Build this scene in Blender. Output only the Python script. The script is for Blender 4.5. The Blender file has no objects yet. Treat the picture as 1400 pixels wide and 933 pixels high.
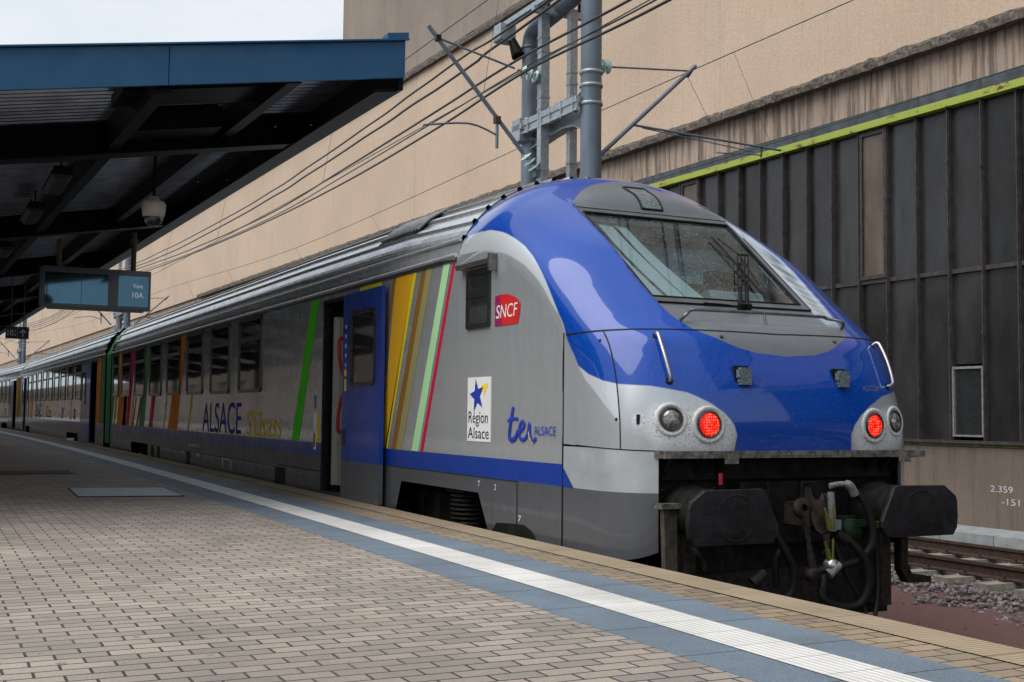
import bpy, math, random
import numpy as np
from mathutils import Vector, Matrix

# ------------------------------------------------------------------ scene, camera, light
sc = bpy.context.scene
COL = sc.collection
R = math.radians
cd = bpy.data.cameras.new('camera'); cam = bpy.data.objects.new('camera', cd); COL.objects.link(cam)
cd.sensor_width = 36; cd.lens = 36*1628.9/1400; cd.clip_end = 2000; cd.clip_start = .05
CR = Vector((0.89631, -0.44330, 0.010526)); CU = Vector((-0.036362, -0.049822, 0.998096)); CB = Vector((-0.441935, -0.894986, -0.060775))
cam.matrix_world = Matrix(((CR.x, CU.x, CB.x, -5.8424), (CR.y, CU.y, CB.y, -6.5942), (CR.z, CU.z, CB.z, 1.7447), (0, 0, 0, 1)))
sc.camera = cam
w = bpy.data.worlds.new('World'); sc.world = w; w.use_nodes = True
SUN_EL, SUN_AZ = 56, 268          # azimuth measured from +y clockwise
def build_world():
    nt = w.node_tree; nt.nodes.clear(); L = nt.links
    out = nt.nodes.new('ShaderNodeOutputWorld'); bg = nt.nodes.new('ShaderNodeBackground')
    sky = nt.nodes.new('ShaderNodeTexSky'); sky.sky_type = 'NISHITA'; sky.sun_disc = False
    sky.sun_elevation = R(SUN_EL); sky.sun_rotation = R(SUN_AZ)
    tc = nt.nodes.new('ShaderNodeTexCoord'); mp = nt.nodes.new('ShaderNodeMapping'); mp.inputs['Scale'].default_value = (1, 1, 2.6)
    no = nt.nodes.new('ShaderNodeTexNoise'); no.inputs['Scale'].default_value = 2.2; no.inputs['Detail'].default_value = 7; no.inputs['Roughness'].default_value = .55
    L.new(tc.outputs['Generated'], mp.inputs[0]); L.new(mp.outputs[0], no.inputs['Vector'])
    cr = nt.nodes.new('ShaderNodeValToRGB'); L.new(no.outputs['Fac'], cr.inputs[0])
    cr.color_ramp.elements[0].position = .34; cr.color_ramp.elements[0].color = (5.2, 6.1, 7.0, 1)
    cr.color_ramp.elements[1].position = .58; cr.color_ramp.elements[1].color = (7.6, 7.9, 8.2, 1)
    mix = nt.nodes.new('ShaderNodeMix'); mix.data_type = 'RGBA'; mix.inputs[0].default_value = .86
    L.new(sky.outputs[0], mix.inputs[6]); L.new(cr.outputs[0], mix.inputs[7])
    L.new(mix.outputs[2], bg.inputs[0]); bg.inputs[1].default_value = .088; L.new(bg.outputs[0], out.inputs[0])
build_world()
sd = bpy.data.lights.new('sun', 'SUN'); sd.energy = 2.3; sd.angle = R(60); sd.color = (1, .96, .9)
sun = bpy.data.objects.new('sun', sd); COL.objects.link(sun)
az, el = R(SUN_AZ), R(SUN_EL)
sun.rotation_euler = Vector((math.sin(az)*math.cos(el), math.cos(az)*math.cos(el), math.sin(el))).to_track_quat('Z', 'Y').to_euler()
sc.view_settings.view_transform = 'Standard'; sc.view_settings.look = 'None'
sc.view_settings.exposure = 0.48; sc.view_settings.gamma = 1; sc.view_settings.use_curve_mapping = False
sc.render.engine = 'CYCLES'

# ------------------------------------------------------------------ materials
def node(nt, t, **k):
    n = nt.nodes.new(t)
    for a, b in k.items(): setattr(n, a, b)
    return n
def newmat(name):
    m = bpy.data.materials.new(name); m.use_nodes = True
    return m, m.node_tree, m.node_tree.nodes['Principled BSDF']
def coords(nt, scale=(1, 1, 1)):
    tc = node(nt, 'ShaderNodeTexCoord'); mp = node(nt, 'ShaderNodeMapping'); mp.inputs['Scale'].default_value = scale
    nt.links.new(tc.outputs['Object'], mp.inputs[0]); return mp.outputs[0]
def noise(nt, vec, scale, detail=5, rough=.55):
    n = node(nt, 'ShaderNodeTexNoise'); n.inputs['Scale'].default_value = scale; n.inputs['Detail'].default_value = detail; n.inputs['Roughness'].default_value = rough
    nt.links.new(vec, n.inputs['Vector']); return n.outputs['Fac']
def ramp(nt, fac, stops):
    r = node(nt, 'ShaderNodeValToRGB'); e = r.color_ramp.elements
    for i, (p, c) in enumerate(stops):
        x = e[i] if i < 2 else e.new(p)
        x.position = p; x.color = (c[0], c[1], c[2], 1) if hasattr(c, '__len__') else (c, c, c, 1)
    nt.links.new(fac, r.inputs[0]); return r.outputs[0]
def mixc(nt, fac, a, b, mode='MIX'):
    m = node(nt, 'ShaderNodeMix', data_type='RGBA', blend_type=mode)
    for si, v in ((0, fac), (6, a), (7, b)):
        sock = m.inputs[si]
        if isinstance(v, (int, float)): sock.default_value = v if si == 0 else (v, v, v, 1)
        elif isinstance(v, tuple): sock.default_value = (v[0], v[1], v[2], 1)
        else: nt.links.new(v, sock)
    return m.outputs[2]
def math_(nt, op, a, b=0., c=None):
    m = node(nt, 'ShaderNodeMath', operation=op)
    for i, v in enumerate((a, b) + ((c,) if c is not None else ())):
        if isinstance(v, (int, float)): m.inputs[i].default_value = v
        else: nt.links.new(v, m.inputs[i])
    return m.outputs[0]
def bump(nt, bs, h, strength=.3, dist=.01):
    b = node(nt, 'ShaderNodeBump'); b.inputs['Strength'].default_value = strength; b.inputs['Distance'].default_value = dist
    nt.links.new(h, b.inputs['Height']); nt.links.new(b.outputs[0], bs.inputs['Normal'])
def M(name, col, rough=.6, metal=0., var=.25, vs=6., bmp=0., bs_=60., stretch=(1, 1, 1), coat=0., dots=0., spec=.5):
    m, nt, b = newmat(name); v = coords(nt, stretch)
    dark = tuple(c*(1-var) for c in col); lite = tuple(min(1, c*(1+var)) for c in col)
    c = ramp(nt, noise(nt, v, vs), [(.3, dark), (.7, lite)])
    if dots:
        d = ramp(nt, noise(nt, v, 130, 2), [(.62, 0.), (.7, 1.)]); c = mixc(nt, math_(nt, 'MULTIPLY', d, dots), c, tuple(x*.3 for x in col))
    nt.links.new(c, b.inputs['Base Color'])
    b.inputs['Roughness'].default_value = rough; b.inputs['Metallic'].default_value = metal; b.inputs['Coat Weight'].default_value = coat
    b.inputs['Coat Roughness'].default_value = .08; b.inputs['Specular IOR Level'].default_value = spec
    if bmp: bump(nt, b, noise(nt, v, bs_, 4), bmp, .01)
    return m
def paint(name, col, rough=.22, metal=0., coat=.6, wav=.12, dirt=.25, dirtcol=(.05, .045, .04), speck=.0):
    """vehicle paint on sheet metal: slightly wavy, with faint dust streaks"""
    m, nt, b = newmat(name); v = coords(nt); vz = coords(nt, (3, 3, .35))
    st = noise(nt, vz, 5, 6); c = mixc(nt, math_(nt, 'MULTIPLY', ramp(nt, st, [(.42, 0.), (.75, 1.)]), dirt), col, dirtcol)
    c = mixc(nt, math_(nt, 'MULTIPLY', ramp(nt, noise(nt, v, 1.3, 4), [(.3, 0.), (.7, 1.)]), .12), c, tuple(x*.78 for x in col))
    if speck:
        d = ramp(nt, noise(nt, v, 90, 2, .6), [(.64, 0.), (.69, 1.)]); c = mixc(nt, math_(nt, 'MULTIPLY', d, speck), c, (.35, .33, .3))
        d = ramp(nt, noise(nt, v, 140, 1), [(.66, 0.), (.71, 1.)]); c = mixc(nt, math_(nt, 'MULTIPLY', d, speck), c, (.01, .01, .01))
    nt.links.new(c, b.inputs['Base Color']); b.inputs['Metallic'].default_value = metal
    nt.links.new(ramp(nt, noise(nt, v, 3.5, 6), [(.3, rough*.8), (.75, rough*1.5)]), b.inputs['Roughness'])
    b.inputs['Coat Weight'].default_value = coat; b.inputs['Coat Roughness'].default_value = .06
    wv = math_(nt, 'ADD', noise(nt, coords(nt, (1, 1.6, .5)), 2.2, 2, .4), math_(nt, 'MULTIPLY', noise(nt, v, 9, 2), .12))
    bump(nt, b, wv, wav, .05)
    return m

SILVER = paint('silver_body_paint', (.44, .47, .495), .22, .45, .8, .10, .10)
BLUE = paint('blue_livery_paint', (.001, .034, .27), .3, .0, .25, .2, .12)
GREY = paint('dark_grey_skirt_paint', (.075, .08, .09), .3, .0, .5, .25, .35)
ROOFM = paint('ribbed_roof_steel', (.62, .65, .68), .2, .6, .3, .1, .3)
ROOFD = paint('roof_end_steel', (.16, .17, .18), .28, .8, .3, .1, .4)
def stripe(n, c):
    m = paint(n, c, .55, .0, .0, .15, .03); m.node_tree.nodes['Principled BSDF'].inputs['Specular IOR Level'].default_value = .10; return m
ORANGE = stripe('orange_stripe', (.85, .26, .02)); YEL = stripe('yellow_stripe', (.72, .62, .02)); AMBER = stripe('amber_stripe', (.70, .38, .02))
BROWN = stripe('brown_stripe', (.24, .12, .02)); KHAKI = stripe('khaki_stripe', (.30, .27, .12)); PALEG = stripe('pale_green_stripe', (.42, .72, .38))
RED = stripe('crimson_stripe', (.55, .01, .05)); GREEN = stripe('green_stripe', (.08, .62, .02)); SEAG = stripe('sea_green_stripe', (.09, .34, .16)); MAG = stripe('magenta_stripe', (.7, .02, .12))
WHITEP = M('white_enamel', (.75, .76, .76), .35, var=.06)
LBLUE = M('logo_blue', (.02, .045, .36), .45, var=.05, spec=.2)
LYEL = M('logo_yellow', (.85, .62, .03), .7, var=.05, spec=.2)
LBLK = M('logo_black', (.006, .006, .007), .6, var=.2, spec=.15)
BLACK = M('black_rubber', (.012, .012, .013), .55, var=.4, spec=.12)
FRAME = M('window_frame_black', (.015, .015, .016), .35, var=.3, coat=.2)
UNDER = M('grimy_underframe', (.010, .0095, .009), .75, var=.6, vs=14, bmp=.4, spec=.12)
UNDER2 = M('grimy_steel', (.024, .021, .019), .55, .3, var=.6, vs=20, bmp=.3, spec=.12)
BUFM = M('greasy_buffer_steel', (.012, .012, .014), .5, .2, var=.6, vs=9, bmp=.35, bs_=30, spec=.25)
BEAMM = M('grimy_light_beam', (.11, .10, .09), .6, .2, var=.8, vs=18, bmp=.5, dots=.9)
TIMBER = M('worn_step_post', (.05, .043, .032), .8, var=.5, vs=12, bmp=.4)
STEEL = M('bright_steel_tube', (.45, .45, .46), .28, .9, var=.15, vs=20)
DSTEEL = M('dull_steel_tube', (.16, .16, .165), .35, .8, var=.3, vs=20)
GALV = M('galvanised_steel', (.33, .37, .40), .42, .45, var=.22, vs=14, bmp=.1)
MASTP = M('blue_grey_mast_paint', (.125, .16, .205), .42, .2, var=.22, vs=4, stretch=(1, 1, .3))
CABLE = M('black_cable', (.02, .02, .022), .3, .2, var=.3)
WIRE = M('copper_wire', (.05, .085, .07), .5, .5, var=.3)
GLASSI = M('glass_insulator', (.50, .66, .62), .06, var=.1, coat=1.)
DGLASS = M('dark_window_glass', (.14, .15, .155), .03, .85, var=.15, coat=.3)
BEIGE = M('beige_panel', (.38, .34, .29), .5, var=.08)
REDH = M('red_handle', (.35, .015, .02), .35, var=.1)
YGRN = M('yellow_green_lever', (.085, .085, .01), .5, var=.2)
GRNC = M('green_valve', (.004, .018, .007), .7, var=.3, spec=.15)
WHITEV = M('white_dusty_metal', (.13, .135, .135), .75, .0, var=.4, vs=40, dots=.8)
WPAINT = M('soft_grey_interior', (.42, .44, .45), .6, var=.1)
CHALK = M('chalk', (.5, .5, .52), .9, var=.2)
RUST = M('rusty_rail', (.060, .035, .025), .7, .3, var=.45, vs=20, bmp=.4)
RAILT = M('worn_rail_top', (.12, .10, .09), .35, .8, var=.3, vs=20)

def m_windscreen(name, tint, refl):
    m, nt, b = newmat(name); nt.nodes.remove(b); out = nt.nodes['Material Output']
    tr = node(nt, 'ShaderNodeBsdfTransparent'); tr.inputs[0].default_value = (*tint, 1)
    gl = node(nt, 'ShaderNodeBsdfGlossy'); gl.inputs['Roughness'].default_value = .03; gl.inputs[0].default_value = (.85, .95, 1, 1)
    df = node(nt, 'ShaderNodeBsdfDiffuse'); df.inputs[0].default_value = (.42, .50, .52, 1)
    fr = node(nt, 'ShaderNodeFresnel'); fr.inputs[0].default_value = 1.6
    mx = node(nt, 'ShaderNodeMixShader'); nt.links.new(math_(nt, 'ADD', math_(nt, 'MULTIPLY', fr.outputs[0], .9), refl), mx.inputs[0])
    nt.links.new(tr.outputs[0], mx.inputs[1]); nt.links.new(gl.outputs[0], mx.inputs[2])
    v = coords(nt); dust = math_(nt, 'MULTIPLY', ramp(nt, noise(nt, v, 70, 3, .7), [(.60, 0.), (.68, 1.)]), .6)
    d2 = math_(nt, 'MULTIPLY', ramp(nt, noise(nt, v, 3, 5, .6), [(.35, 0.), (.7, 1.)]), .07)
    m2 = node(nt, 'ShaderNodeMixShader'); nt.links.new(math_(nt, 'ADD', dust, d2), m2.inputs[0]); nt.links.new(mx.outputs[0], m2.inputs[1]); nt.links.new(df.outputs[0], m2.inputs[2])
    nt.links.new(m2.outputs[0], out.inputs[0]); return m
WSCREEN = m_windscreen('windscreen_glass', (.72, .88, .92), .09)

def m_nose():
    m, nt, b = newmat('nose_livery'); L = nt.links; v = coords(nt)
    def att(n):
        a = node(nt, 'ShaderNodeAttribute'); a.attribute_name = n; return a.outputs['Fac']
    def step(n, e=.0025):
        mr = node(nt, 'ShaderNodeMapRange'); mr.inputs[1].default_value = -e; mr.inputs[2].default_value = e; L.new(att(n), mr.inputs[0]); return mr.outputs[0]
    st = ramp(nt, noise(nt, coords(nt, (3, 3, .4)), 5, 6), [(.4, 0.), (.8, 1.)])
    silver = mixc(nt, math_(nt, 'MULTIPLY', st, .15), (.42, .45, .475), (.2, .2, .2))
    speck = ramp(nt, noise(nt, v, 95, 2, .6), [(.645, 0.), (.69, 1.)]); dark = ramp(nt, noise(nt, v, 150, 2), [(.62, 0.), (.67, 1.)])
    low = node(nt, 'ShaderNodeAttribute'); low.attribute_name = 'front'; lowf = low.outputs['Fac']
    blue = mixc(nt, ramp(nt, noise(nt, v, 1.1, 4), [(.3, 0.), (.7, .35)]), (.0005, .052, .34), (.0005, .030, .21))
    blue = mixc(nt, math_(nt, 'MULTIPLY', math_(nt, 'MULTIPLY', speck, lowf), .5), blue, (.22, .22, .24))
    blue = mixc(nt, math_(nt, 'MULTIPLY', math_(nt, 'MULTIPLY', dark, lowf), .6), blue, (.004, .008, .03))
    mask = mixc(nt, ramp(nt, noise(nt, v, 2.5, 5), [(.3, 0.), (.75, .5)]), (.20, .225, .255), (.135, .15, .17))
    mask = mixc(nt, math_(nt, 'MULTIPLY', speck, .35), mask, (.45, .45, .44))
    patch = mixc(nt, math_(nt, 'MULTIPLY', ramp(nt, noise(nt, v, 75, 3, .7), [(.55, 0.), (.62, 1.)]), .75), (.54, .56, .57), (.05, .045, .04))
    c = mixc(nt, step('white'), silver, (.50, .54, .575))
    c = mixc(nt, step('blue'), c, blue)
    c = mixc(nt, step('mask'), c, mask)
    pf = math_(nt, 'MULTIPLY', att('patch'), math_(nt, 'SUBTRACT', 1., step('blue')))
    c = mixc(nt, pf, c, patch)
    L.new(c, b.inputs['Base Color'])
    notb = math_(nt, 'SUBTRACT', 1., step('blue')); met = math_(nt, 'MULTIPLY', notb, .42)
    met = math_(nt, 'MULTIPLY', met, math_(nt, 'SUBTRACT', 1., pf)); met = math_(nt, 'MULTIPLY', met, math_(nt, 'SUBTRACT', 1., math_(nt, 'MULTIPLY', step('white'), .6)))
    met = math_(nt, 'ADD', met, math_(nt, 'MULTIPLY', step('mask'), .45))
    L.new(met, b.inputs['Metallic'])
    rg = math_(nt, 'ADD', ramp(nt, noise(nt, v, 4, 6), [(.3, .2), (.75, .34)]), math_(nt, 'MULTIPLY', step('mask'), .14)); rg = math_(nt, 'ADD', rg, math_(nt, 'MULTIPLY', pf, .4))
    L.new(rg, b.inputs['Roughness'])
    b.inputs['Specular IOR Level'].default_value = .15; L.new(math_(nt, 'MULTIPLY', math_(nt, 'SUBTRACT', 1., math_(nt, 'MAXIMUM', pf, step('mask'))), .85), b.inputs['Coat Weight']); b.inputs['Coat Roughness'].default_value = .035
    bump(nt, b, noise(nt, v, 1.6, 2, .4), .06, .05)
    return m
NOSE = m_nose()

def m_emit(name, col, st, dots=None):
    m, nt, b = newmat(name); v = coords(nt)
    if dots:
        vo = node(nt, 'ShaderNodeTexVoronoi'); vo.inputs['Scale'].default_value = dots; vo.inputs['Randomness'].default_value = .35; nt.links.new(v, vo.inputs['Vector'])
        c = ramp(nt, vo.outputs['Distance'], [(.12, (1., .22, .10)), (.34, (1., .03, .01)), (.55, (.42, .0, .0))]); nt.links.new(c, b.inputs['Emission Color'])
    else: b.inputs['Emission Color'].default_value = (*col, 1)
    b.inputs['Base Color'].default_value = (*[x*.3 for x in col], 1); b.inputs['Emission Strength'].default_value = st; b.inputs['Roughness'].default_value = .3
    return m
REDLED = m_emit('red_led_lamp', (1., .02, .01), 1.0, 52)
LENS = M('clear_lamp_lens', (.20, .20, .19), .12, .5, var=.8, vs=30, coat=1.)
SCREENTXT = m_emit('display_lettering', (.55, .65, .7), .32)

# ground materials
def m_brick(name, c1, c2, cm, bw, bh, mort, off=.5, spread=.25, scale_noise=1.2, bumps=.6, rot=0.):
    m, nt, b = newmat(name); v = coords(nt)
    if rot:
        v.node.inputs['Rotation'].default_value = (0, 0, rot)
    wn = noise(nt, v, 3, 3); 
    br = node(nt, 'ShaderNodeTexBrick'); br.offset = off; br.inputs['Scale'].default_value = 1
    br.inputs['Brick Width'].default_value = bw; br.inputs['Row Height'].default_value = bh; br.inputs['Mortar Size'].default_value = mort; br.inputs['Mortar Smooth'].default_value = .3
    br.inputs['Color1'].default_value = (*c1, 1); br.inputs['Color2'].default_value = (*c2, 1); br.inputs['Mortar'].default_value = (*cm, 1); br.inputs['Bias'].default_value = -.1
    # small wobble so that joints are not ruler-straight
    wob = node(nt, 'ShaderNodeVectorMath', operation='ADD'); ns = node(nt, 'ShaderNodeTexNoise'); ns.inputs['Scale'].default_value = 7; nt.links.new(v, ns.inputs['Vector'])
    sc_ = node(nt, 'ShaderNodeVectorMath', operation='SCALE'); sc_.inputs['Scale'].default_value = .008; nt.links.new(ns.outputs['Color'], sc_.inputs[0])
    nt.links.new(v, wob.inputs[0]); nt.links.new(sc_.outputs[0], wob.inputs[1]); nt.links.new(wob.outputs[0], br.inputs['Vector'])
    big = ramp(nt, noise(nt, v, scale_noise*.5, 5), [(.3, .72), (.7, 1.15)]); c = mixc(nt, 1., br.outputs['Color'], big, 'MULTIPLY')
    fine = ramp(nt, noise(nt, v, 160, 3, .7), [(.3, 1-spread), (.7, 1+spread)]); c = mixc(nt, 1., c, fine, 'MULTIPLY')
    gum = ramp(nt, noise(nt, v, 11, 1, .3), [(.76, 0.), (.78, .45)]); c = mixc(nt, gum, c, (.05, .045, .04))
    stain = ramp(nt, noise(nt, v, 1.6, 8, .7), [(.48, 0.), (.72, .5)]); c = mixc(nt, stain, c, tuple(x*.55 for x in c1))
    nt.links.new(c, b.inputs['Base Color']); b.inputs['Roughness'].default_value = .72
    h = math_(nt, 'SUBTRACT', math_(nt, 'MULTIPLY', noise(nt, v, 120, 4), .25), br.outputs['Fac']); bump(nt, b, h, bumps, .006)
    return m
PAVER = m_brick('tan_block_paving', (.355, .305, .26), (.22, .20, .18), (.035, .03, .028), .205, .103, .0066)
PAVEB = m_brick('brown_edge_paving', (.31, .235, .155), (.20, .165, .125), (.03, .027, .024), .205, .103, .006)
def m_slab(name, col, joint, sp, speck=.35, ribs=None):
    m, nt, b = newmat(name); v = coords(nt); sx = node(nt, 'ShaderNodeSeparateXYZ'); nt.links.new(v, sx.inputs[0])
    fr = math_(nt, 'FRACT', math_(nt, 'DIVIDE', sx.outputs['Y'], sp)); j = math_(nt, 'LESS_THAN', fr, .012/sp)
    c = ramp(nt, noise(nt, v, 170, 3, .8), [(.3, tuple(x*(1-speck) for x in col)), (.5, col), (.72, tuple(min(1, x*(1+speck)) for x in col))])
    c = mixc(nt, 1., c, ramp(nt, noise(nt, v, 2.2, 6), [(.3, .8), (.7, 1.12)]), 'MULTIPLY')
    c = mixc(nt, math_(nt, 'MULTIPLY', j, joint), c, tuple(x*.25 for x in col))
    h = noise(nt, v, 120, 3)
    if ribs:
        ax, per, dep = ribs
        wv = math_(nt, 'SINE', math_(nt, 'MULTIPLY', sx.outputs[ax], 2*math.pi/per)); h = math_(nt, 'ADD', math_(nt, 'MULTIPLY', wv, dep), math_(nt, 'MULTIPLY', h, .3))
        c = mixc(nt, math_(nt, 'MULTIPLY', math_(nt, 'LESS_THAN', wv, -.35), .6 if ax == 'Y' else .10), c, tuple(x*.35 for x in col))
    nt.links.new(c, b.inputs['Base Color']); b.inputs['Roughness'].default_value = .7; bump(nt, b, h, .6, .006)
    return m
SLAB = m_slab('blue_grey_slab', (.13, .17, .215), .9, .62, .55)
TACT = m_slab('white_tactile_strip', (.62, .61, .59), .5, .30, .25, ('X', .037, .6))
RIBS = m_slab('ribbed_edge_stone', (.37, .29, .195), .8, 1.0, .2, ('Y', .033, 1.))
CONC = M('kerb_concrete', (.27, .29, .30), .8, var=.2, vs=5, bmp=.3)
SLEEP = M('sleeper_concrete', (.24, .215, .18), .85, var=.35, vs=8, bmp=.6, bs_=40)
CINDER = M('red_cinder', (.13, .068, .064), .95, var=.55, vs=150, bmp=1., bs_=90)
SUBB = M('dark_ballast_bed', (.05, .042, .042), .95, var=.6, vs=30, bmp=1., bs_=30)
def m_stone():
    m, nt, b = newmat('ballast_stone'); g = node(nt, 'ShaderNodeObjectInfo'); ge = node(nt, 'ShaderNodeNewGeometry')
    c = ramp(nt, ge.outputs['Random Per Island'], [(0., (.07, .055, .065)), (.4, (.15, .115, .125)), (.75, (.20, .17, .18)), (1., (.32, .30, .30))])
    c = mixc(nt, .3, c, ramp(nt, noise(nt, coords(nt), 25, 4), [(.3, (.08, .05, .04)), (.7, (.25, .22, .22))]))
    nt.links.new(c, b.inputs['Base Color']); b.inputs['Roughness'].default_value = .85; return m
STONE = m_stone()
def m_wall(name, col, var=.12, streak=.2, grain=.4, s0=.50, s1=.82):
    m, nt, b = newmat(name); v = coords(nt)
    c = ramp(nt, noise(nt, v, .35, 5), [(.3, tuple(x*(1-var) for x in col)), (.7, tuple(x*(1+var*.7) for x in col))])
    s = ramp(nt, noise(nt, coords(nt, (4, 4, .22)), 2.2, 7, .65), [(s0, 0.), (s1, 1.)]); c = mixc(nt, math_(nt, 'MULTIPLY', s, streak), c, tuple(x*.35 for x in col))
    c = mixc(nt, 1., c, ramp(nt, noise(nt, coords(nt, (1, 1, .35)), 22, 5, .7), [(.3, 1-.10), (.7, 1.07)]), 'MULTIPLY')
    nt.links.new(c, b.inputs['Base Color']); b.inputs['Roughness'].default_value = .9; bump(nt, b, noise(nt, coords(nt, (1, 1, .6)), 30, 5, .7), grain, .02); return m
RENDER = m_wall('beige_render', (.53, .405, .305), .09, .22, .9)
RENDER2 = m_wall('stained_grey_render', (.25, .205, .17), .22, .6)
RENDER3 = m_wall('streaked_frieze_render', (.44, .34, .27), .2, 1., .6, .44, .6)
PLINTH = m_wall('stained_concrete_plinth', (.165, .13, .105), .25, .75)
CORN = M('weathered_cornice_stone', (.10, .085, .07), .95, var=.7, vs=14, bmp=1., bs_=22)
ZINC = M('dark_zinc_flashing', (.07, .08, .09), .45, .5, var=.35, vs=5)
LIME = M('lime_green_steel', (.38, .48, .05), .6, var=.35, vs=5, bmp=.2)
def m_lime():
    m, nt, b = newmat('flaking_lime_paint'); v = coords(nt); v2 = coords(nt, (1, 1, 2.5))
    c = ramp(nt, noise(nt, v2, 3, 7, .7), [(.36, (.10, .045, .02)), (.42, (.30, .36, .05)), (.62, (.31, .385, .06))]); nt.links.new(c, b.inputs['Base Color']); b.inputs['Roughness'].default_value = .65
    bump(nt, b, noise(nt, v, 40, 4), .3); return m
LIME = m_lime()
def m_wired(name, col, rough):
    m, nt, b = newmat(name); v = coords(nt); oi = node(nt, 'ShaderNodeObjectInfo')
    c = ramp(nt, noise(nt, coords(nt, (1, 1, .3)), 3, 6, .6), [(.3, tuple(x*.6 for x in col)), (.75, tuple(x*1.5 for x in col))]); c = mixc(nt, 1., c, ramp(nt, oi.outputs['Random'], [(0., .55), (1., 1.6)]), 'MULTIPLY'); nt.links.new(c, b.inputs['Base Color'])
    nt.links.new(ramp(nt, noise(nt, v, 1.5, 4), [(.3, rough*.7), (.7, rough*1.4)]), b.inputs['Roughness']); b.inputs['Specular IOR Level'].default_value = .5
    bump(nt, b, math_(nt, 'ADD', math_(nt, 'MULTIPLY', noise(nt, coords(nt, (1, 1, .4)), 55, 3), .3), noise(nt, coords(nt, (1, 1, .6)), 3, 2)), .5, .012); return m
PANE = m_wired('grimy_wired_glass', (.022, .021, .021), .22)
PANEB = m_wired('brown_stained_glass', (.085, .062, .045), .35)
MULL = M('old_steel_mullion', (.055, .045, .045), .6, .2, var=.5, vs=9)
CANB = paint('blue_fascia_paint', (.0005, .066, .16), .5, .0, .0, .05, .1)
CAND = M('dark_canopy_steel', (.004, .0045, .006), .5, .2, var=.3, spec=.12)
CANS = M('corrugated_soffit', (.40, .43, .52), .24, .85, var=.3, vs=3)
SGNB = M('dark_blue_sign', (.008, .012, .05), .35, var=.1)
PANELB = M('display_housing', (.008, .014, .035), .3, var=.1, coat=.3)
SCRN = M('display_glass', (.045, .11, .16), .04, .9, var=.1, coat=.3)
POLEB = M('brown_hanger_pole', (.09, .07, .045), .5, .3, var=.2)
CREAM = M('cream_plastic', (.50, .47, .40), .4, var=.06)
DOME = M('smoked_dome', (.02, .02, .02), .08, var=.2, coat=1.)
CONDL = M('lamp_diffuser_unlit', (.02, .022, .025), .7, var=.1)

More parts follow.
